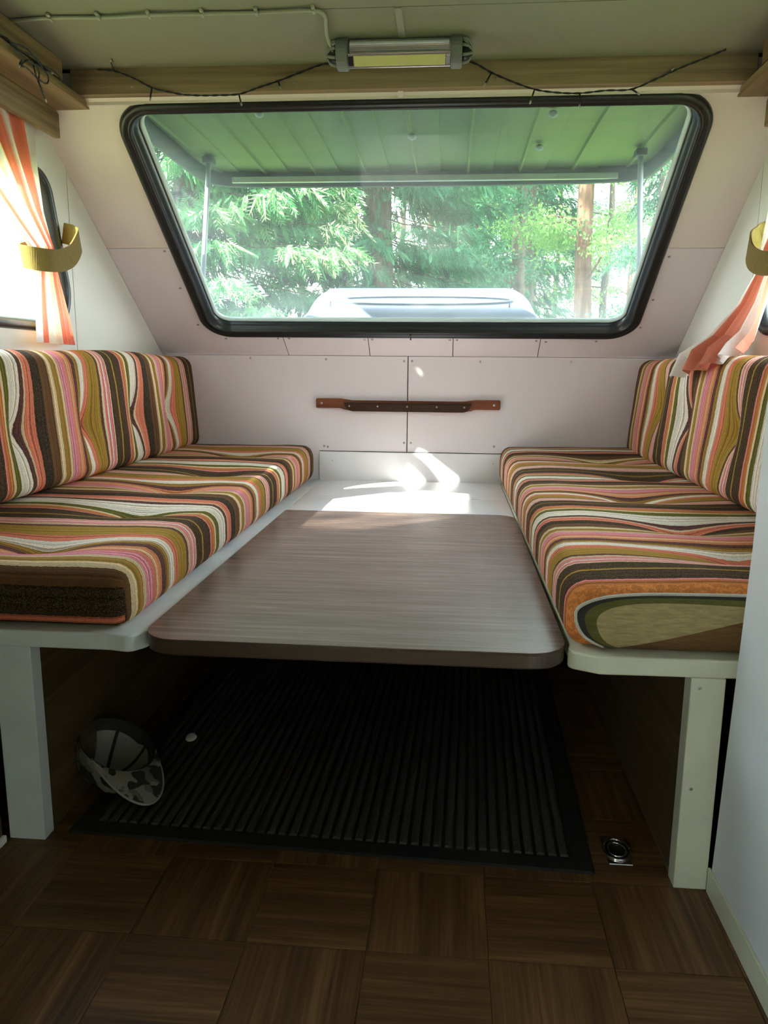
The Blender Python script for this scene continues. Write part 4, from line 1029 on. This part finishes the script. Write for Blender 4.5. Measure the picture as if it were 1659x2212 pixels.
gb = thing('gas_box', 'pale rounded plastic storage box with an oval recess outside below the front window', 'box')
def sect(y, x0, x1, z0, z1, r): return [Vector((p[0], y, p[1])) for p in rrect(x0, x1, z0, z1, r, 8)]
secs = [sect(3.665, -.70, .40, .80, 1.235, .04), sect(3.675, -.71, .41, .80, 1.25, .06), sect(3.70, -.708, .408, .80, 1.275, .10), sect(3.86, -.70, .39, .80, 1.368, .13), sect(3.90, -.69, .38, .80, 1.380, .13), sect(3.97, -.69, .38, .80, 1.383, .13), sect(4.35, -.67, .36, .80, 1.36, .12)]
V, F = [], []; N = len(secs[0])
for s_ in secs: V += s_
for k in range(len(secs)-1):
    for i in range(N): j = (i+1) % N; F.append((k*N+i, k*N+j, (k+1)*N+j, (k+1)*N+i))
F.append(tuple(range(N))[::-1]); F.append(tuple((len(secs)-1)*N+i for i in range(N)))
gbody = link_mesh('body', V, F, M_boxpl, gb, True)
# oval recess: a shallow dish with a raised lip on the sloping face
V, F = [], []; na = 48
fdir = Vector((0, .16, .093)).normalized(); fn = Vector((0, -.093, .16)).normalized(); fc = Vector((-.150, 3.752, 1.3085))
for j, (s_, h) in enumerate([(1.03, -.002), (1.02, .004), (.99, .004), (.97, -.001), (.93, -.001), (0.0, .0008)]):
    for i in range(na):
        a = 2*math.pi*i/na; u = .425*s_*math.copysign(abs(math.cos(a))**.8, math.cos(a)); v = .038*s_*math.sin(a)
        V.append(fc+Vector((u, 0, 0))+fdir*v+fn*h)
for j in range(5):
    for i in range(na): k = (i+1) % na; F.append((j*na+i, j*na+k, (j+1)*na+k, (j+1)*na+i))
link_mesh('recess', V, F, plain('recess_shade', srgb(104, 120, 140), .35, var=.15, scale=18), gb, True)
for x0, x1 in ((-.60, -.575), (.285, .262)):
    link_mesh('moulded_crease', *tube_vf([Vector((x0, 3.872, 1.374)), Vector((x1, 3.70, 1.277))], .004), M_boxpl, gb, True)
bl_ = box('front_ledge', -1.30, .96, YF+.034, 4.05, .95, 1.075, M_boxpl, None, .02); tag(bl_, 'pale moulded ledge of the caravan nose below the front window, under the storage box', 'ledge')

# ground -------------------------------------------------------------
bm = bmesh.new(); bmesh.ops.create_grid(bm, x_segments=60, y_segments=60, size=45)
for v in bm.verts:
    v.co.z = -.62+.10*math.sin(v.co.x*.5)*math.cos(v.co.y*.4); v.co.y += 12
ground = structure(bm_obj('ground', bm, M_grass, None, True))

# trees --------------------------------------------------------------
def diamonds(P, D, S, L, Wd):
    """arrays of diamond leaves: root P, direction D, side S, length L, width Wd"""
    n = len(P); L = L[:, None]; Wd = Wd[:, None]
    V = np.empty((n, 4, 3)); V[:, 0] = P; V[:, 1] = P+D*L*.45+S*Wd*.5; V[:, 2] = P+D*L; V[:, 3] = P+D*L*.45-S*Wd*.5
    return V.reshape(-1, 3)
def quads_mesh(name, V, mat, parent):
    n = len(V)//4; me = bpy.data.meshes.new(name)
    me.vertices.add(len(V)); me.vertices.foreach_set('co', V.astype(np.float32).ravel())
    me.loops.add(n*4); me.loops.foreach_set('vertex_index', np.arange(n*4, dtype=np.int32))
    me.polygons.add(n); me.polygons.foreach_set('loop_start', np.arange(n, dtype=np.int32)*4); me.polygons.foreach_set('loop_total', np.full(n, 4, dtype=np.int32))
    me.update(); me.validate(); me.materials.append(mat)
    o = bpy.data.objects.new(name, me); COL.objects.link(o); o.parent = parent; o['kind'] = 'stuff'; return o
def unit(a): return a/np.maximum(np.linalg.norm(a, axis=1), 1e-9)[:, None]
def trunk(t, H, r0, mat, lean=(0, 0)):
    path = [Vector((lean[0]*k/12+.03*math.sin(k*1.3), lean[1]*k/12+.03*math.cos(k*1.7), H*k/12)) for k in range(13)]
    V, F = [], []; add_tube(V, F, path, [r0*(1-.9*k/12)+.01 for k in range(13)], 12)
    return link_mesh('trunk', V, F, mat, t, True)
GZ = -.62
def spruce(x, y, H, Rad, label, mat, zlo=.5, dens=1.0, tips=0.0, zhi=None, group='trees outside'):
    t = thing('spruce_tree', label, 'tree', group, (x, y, GZ)); trunk(t, H, .10+H*.011, M_bark)
    r = rng; P, D, S, L, W = [], [], [], [], []; BV, BF = [], []
    zhi = zhi or H*.97
    for h in np.arange(zlo, zhi, .24/dens**.5):
        nb = int(7*dens**.5)+1
        for b in range(nb):
            az = r.uniform(0, 2*np.pi); ln = Rad*(1-h/H)**.75*r.uniform(.75, 1.1)
            if ln < .15: continue
            o = np.array([np.cos(az), np.sin(az), 0.]); sd = np.array([-np.sin(az), np.cos(az), 0.])
            h0 = h+r.uniform(-.1, .1)
            def pos(tt): return o*(ln*tt)+np.array([0, 0, 1.])*(h0-.42*ln*tt+.22*ln*tt**2)
            add_tube(BV, BF, [Vector(pos(q)) for q in (0, .3, .65, .97)], [.012, .008, .005, .002], 4, False)
            nt_ = int(30*dens*ln**.8)+6
            tt = r.uniform(.18, 1, nt_)**.8; sg = r.choice([-1., 1.], nt_); sp = r.uniform(0, 1, nt_)*(.30*ln*(1.05-tt)+.06)
            c = np.array([pos(q) for q in tt])+sd*(sg*sp)[:, None]; c[:, 2] -= sp*.25
            d = unit(o*r.uniform(.25, .9, nt_)[:, None]+sd*(sg*r.uniform(.1, .7, nt_))[:, None]+np.array([0, 0, -1.])*r.uniform(.25, 1.3, nt_)[:, None])
            s = unit(np.cross(d, r.normal(size=(nt_, 3))))
            l = r.uniform(.12, .30, nt_)
            P.append(c); D.append(d); S.append(s); L.append(l); W.append(l*.085)
            s2 = unit(np.cross(d, s)); P.append(c); D.append(d); S.append(s2); L.append(l); W.append(l*.085)
            for q in (.08, .24, .40, .56, .72, .86):
                for sgn in (-1, 1):
                    d2 = unit(d*.8+s*sgn*.7); P.append(c+d*(l*q)[:, None]); D.append(d2); S.append(s2*.6+d*.5); L.append(l*.40*(1.08-q*.6)); W.append(l*.075)
    V = diamonds(np.concatenate(P), np.concatenate(D), unit(np.concatenate(S)), np.concatenate(L), np.concatenate(W))
    o = link_mesh('branches', BV, BF, M_bark, t, True); o['kind'] = 'stuff'
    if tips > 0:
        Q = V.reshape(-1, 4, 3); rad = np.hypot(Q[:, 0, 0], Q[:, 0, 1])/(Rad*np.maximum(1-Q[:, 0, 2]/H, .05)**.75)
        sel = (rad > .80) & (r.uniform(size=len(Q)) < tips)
        quads_mesh('sunlit_tips', Q[sel].reshape(-1, 3), M_sunlit_tips, t); V = Q[~sel].reshape(-1, 3)  # a share of the outer needles gets the painted sunlit colour
    quads_mesh('needles', V, mat, t); return t
def leafy(x, y, H, r0, label, mat, bark, zc0, zc1, rad, nclump, nleaf, lean=(0, 0), leaf=.10, group='trees outside', name='pine_tree'):
    t = thing(name, label, 'tree', group, (x, y, GZ)); trunk(t, H, r0, bark, lean)
    r = rng; P = []; BV, BF = [], []
    for k in range(nclump):
        z = r.uniform(zc0, zc1); az = r.uniform(0, 2*np.pi); ln = rad*r.uniform(.25, 1)
        e = np.array([np.cos(az)*ln, np.sin(az)*ln, z+ln*r.uniform(-.1, .35)])
        add_tube(BV, BF, [Vector((0, 0, z-.1)), Vector(e*.5+np.array([0, 0, z*.5+.06])), Vector(e)], [.022, .014, .004], 4, False)
        m = nleaf; P.append(e+r.normal(size=(m, 3))*np.array([.30, .30, .18])*rad*.45)
        P.append(e*np.array([.55, .55, 1])+r.normal(size=(m//2, 3))*np.array([.25, .25, .14])*rad*.4)
    P = np.concatenate(P); n = len(P); D = unit(r.normal(size=(n, 3))+np.array([0, 0, -.5])); S = unit(np.cross(D, r.normal(size=(n, 3))))
    L = r.uniform(.6, 1.3, n)*leaf
    o = link_mesh('branches', BV, BF, bark, t, True); o['kind'] = 'stuff'
    quads_mesh('leaves', diamonds(P, D, S, L, L*.5), mat, t); return t
spruce(-2.75, 8.3, 10.5, 2.55, 'large spruce with sunlit tips drooping at the left side of the front window view', M_spruce, .2, 1.7, .35, 6.5)
spruce(-.95, 10.2, 12, 2.0, 'dark spruce filling the middle of the window view, right of the spruce with sunlit tips', M_spruce_d, .3, 1.3, 0, 7)
spruce(.35, 15, 13, 1.9, 'slim distant spruce behind the middle of the window view', M_spruce_d, .6, .8, 0, 8)
spruce(1.25, 14.2, 12, 1.35, 'dark spruce boughs close behind the reddish pine in the window view', M_spruce_d, 1.9, .7, 0, 7)
spruce(3.05, 9.6, 11, 1.45, 'loose spruce at the right edge of the window view, behind the right strut', M_spruce_d, .8, .8, 0, 6.5)
leafy(1.02, 12.6, 12, .13, 'straight dark trunk left of the reddish pine in the window view', M_spruce_d, M_bark, 2.9, 6.0, 1.3, 16, 420, leaf=.06)
leafy(1.70, 10.6, 12, .13, 'reddish pine trunk with leafy green boughs right of centre in the window view', M_birch, M_barkp, 2.7, 5.5, 1.3, 15, 420, leaf=.055)
leafy(2.35, 9.2, 12, .10, 'thin dark trunk close beside the right strut in the window view', M_spruce_d, M_bark, 2.2, 5.0, 1.0, 15, 420, leaf=.05)
leafy(-.12, 14.2, 12, .10, 'thin bluish trunk behind the dark middle spruce', M_spruce_d, M_bark, 2.6, 7, 1.2, 16, 360, leaf=.06)
leafy(2.9, 15.5, 9, .09, 'bright yellow-green broadleaf tree far behind the reddish pine', M_birch, M_bark, 1.6, 6, 1.7, 20, 420, leaf=.075, name='broadleaf_tree')
leafy(-.2, 20, 10, .10, 'far pale broadleaf tree glimpsed behind the slim distant spruce', M_birch, M_bark, 1.6, 6, 2.0, 18, 360, leaf=.09, name='broadleaf_tree')
for k in range(12):
    xx = -1.5+k*.82+rng.uniform(-.3, .3); yy = 19+rng.uniform(0, 9)
    leafy(xx, yy, 13, .11, 'thin far trunk in the light-filled wood seen through the front window', M_spruce_d if k % 3 else M_birch, M_barkp if k % 2 else M_bark, 3.2, 9, 1.5, 10, 300, leaf=.09, group='far trunks in the wood')
spruce(-6.6, -3.9, 12, 2.3, 'tall spruce standing behind the caravan on its left side, out of the front view', M_spruce, 1.2, .8, 0, 10)
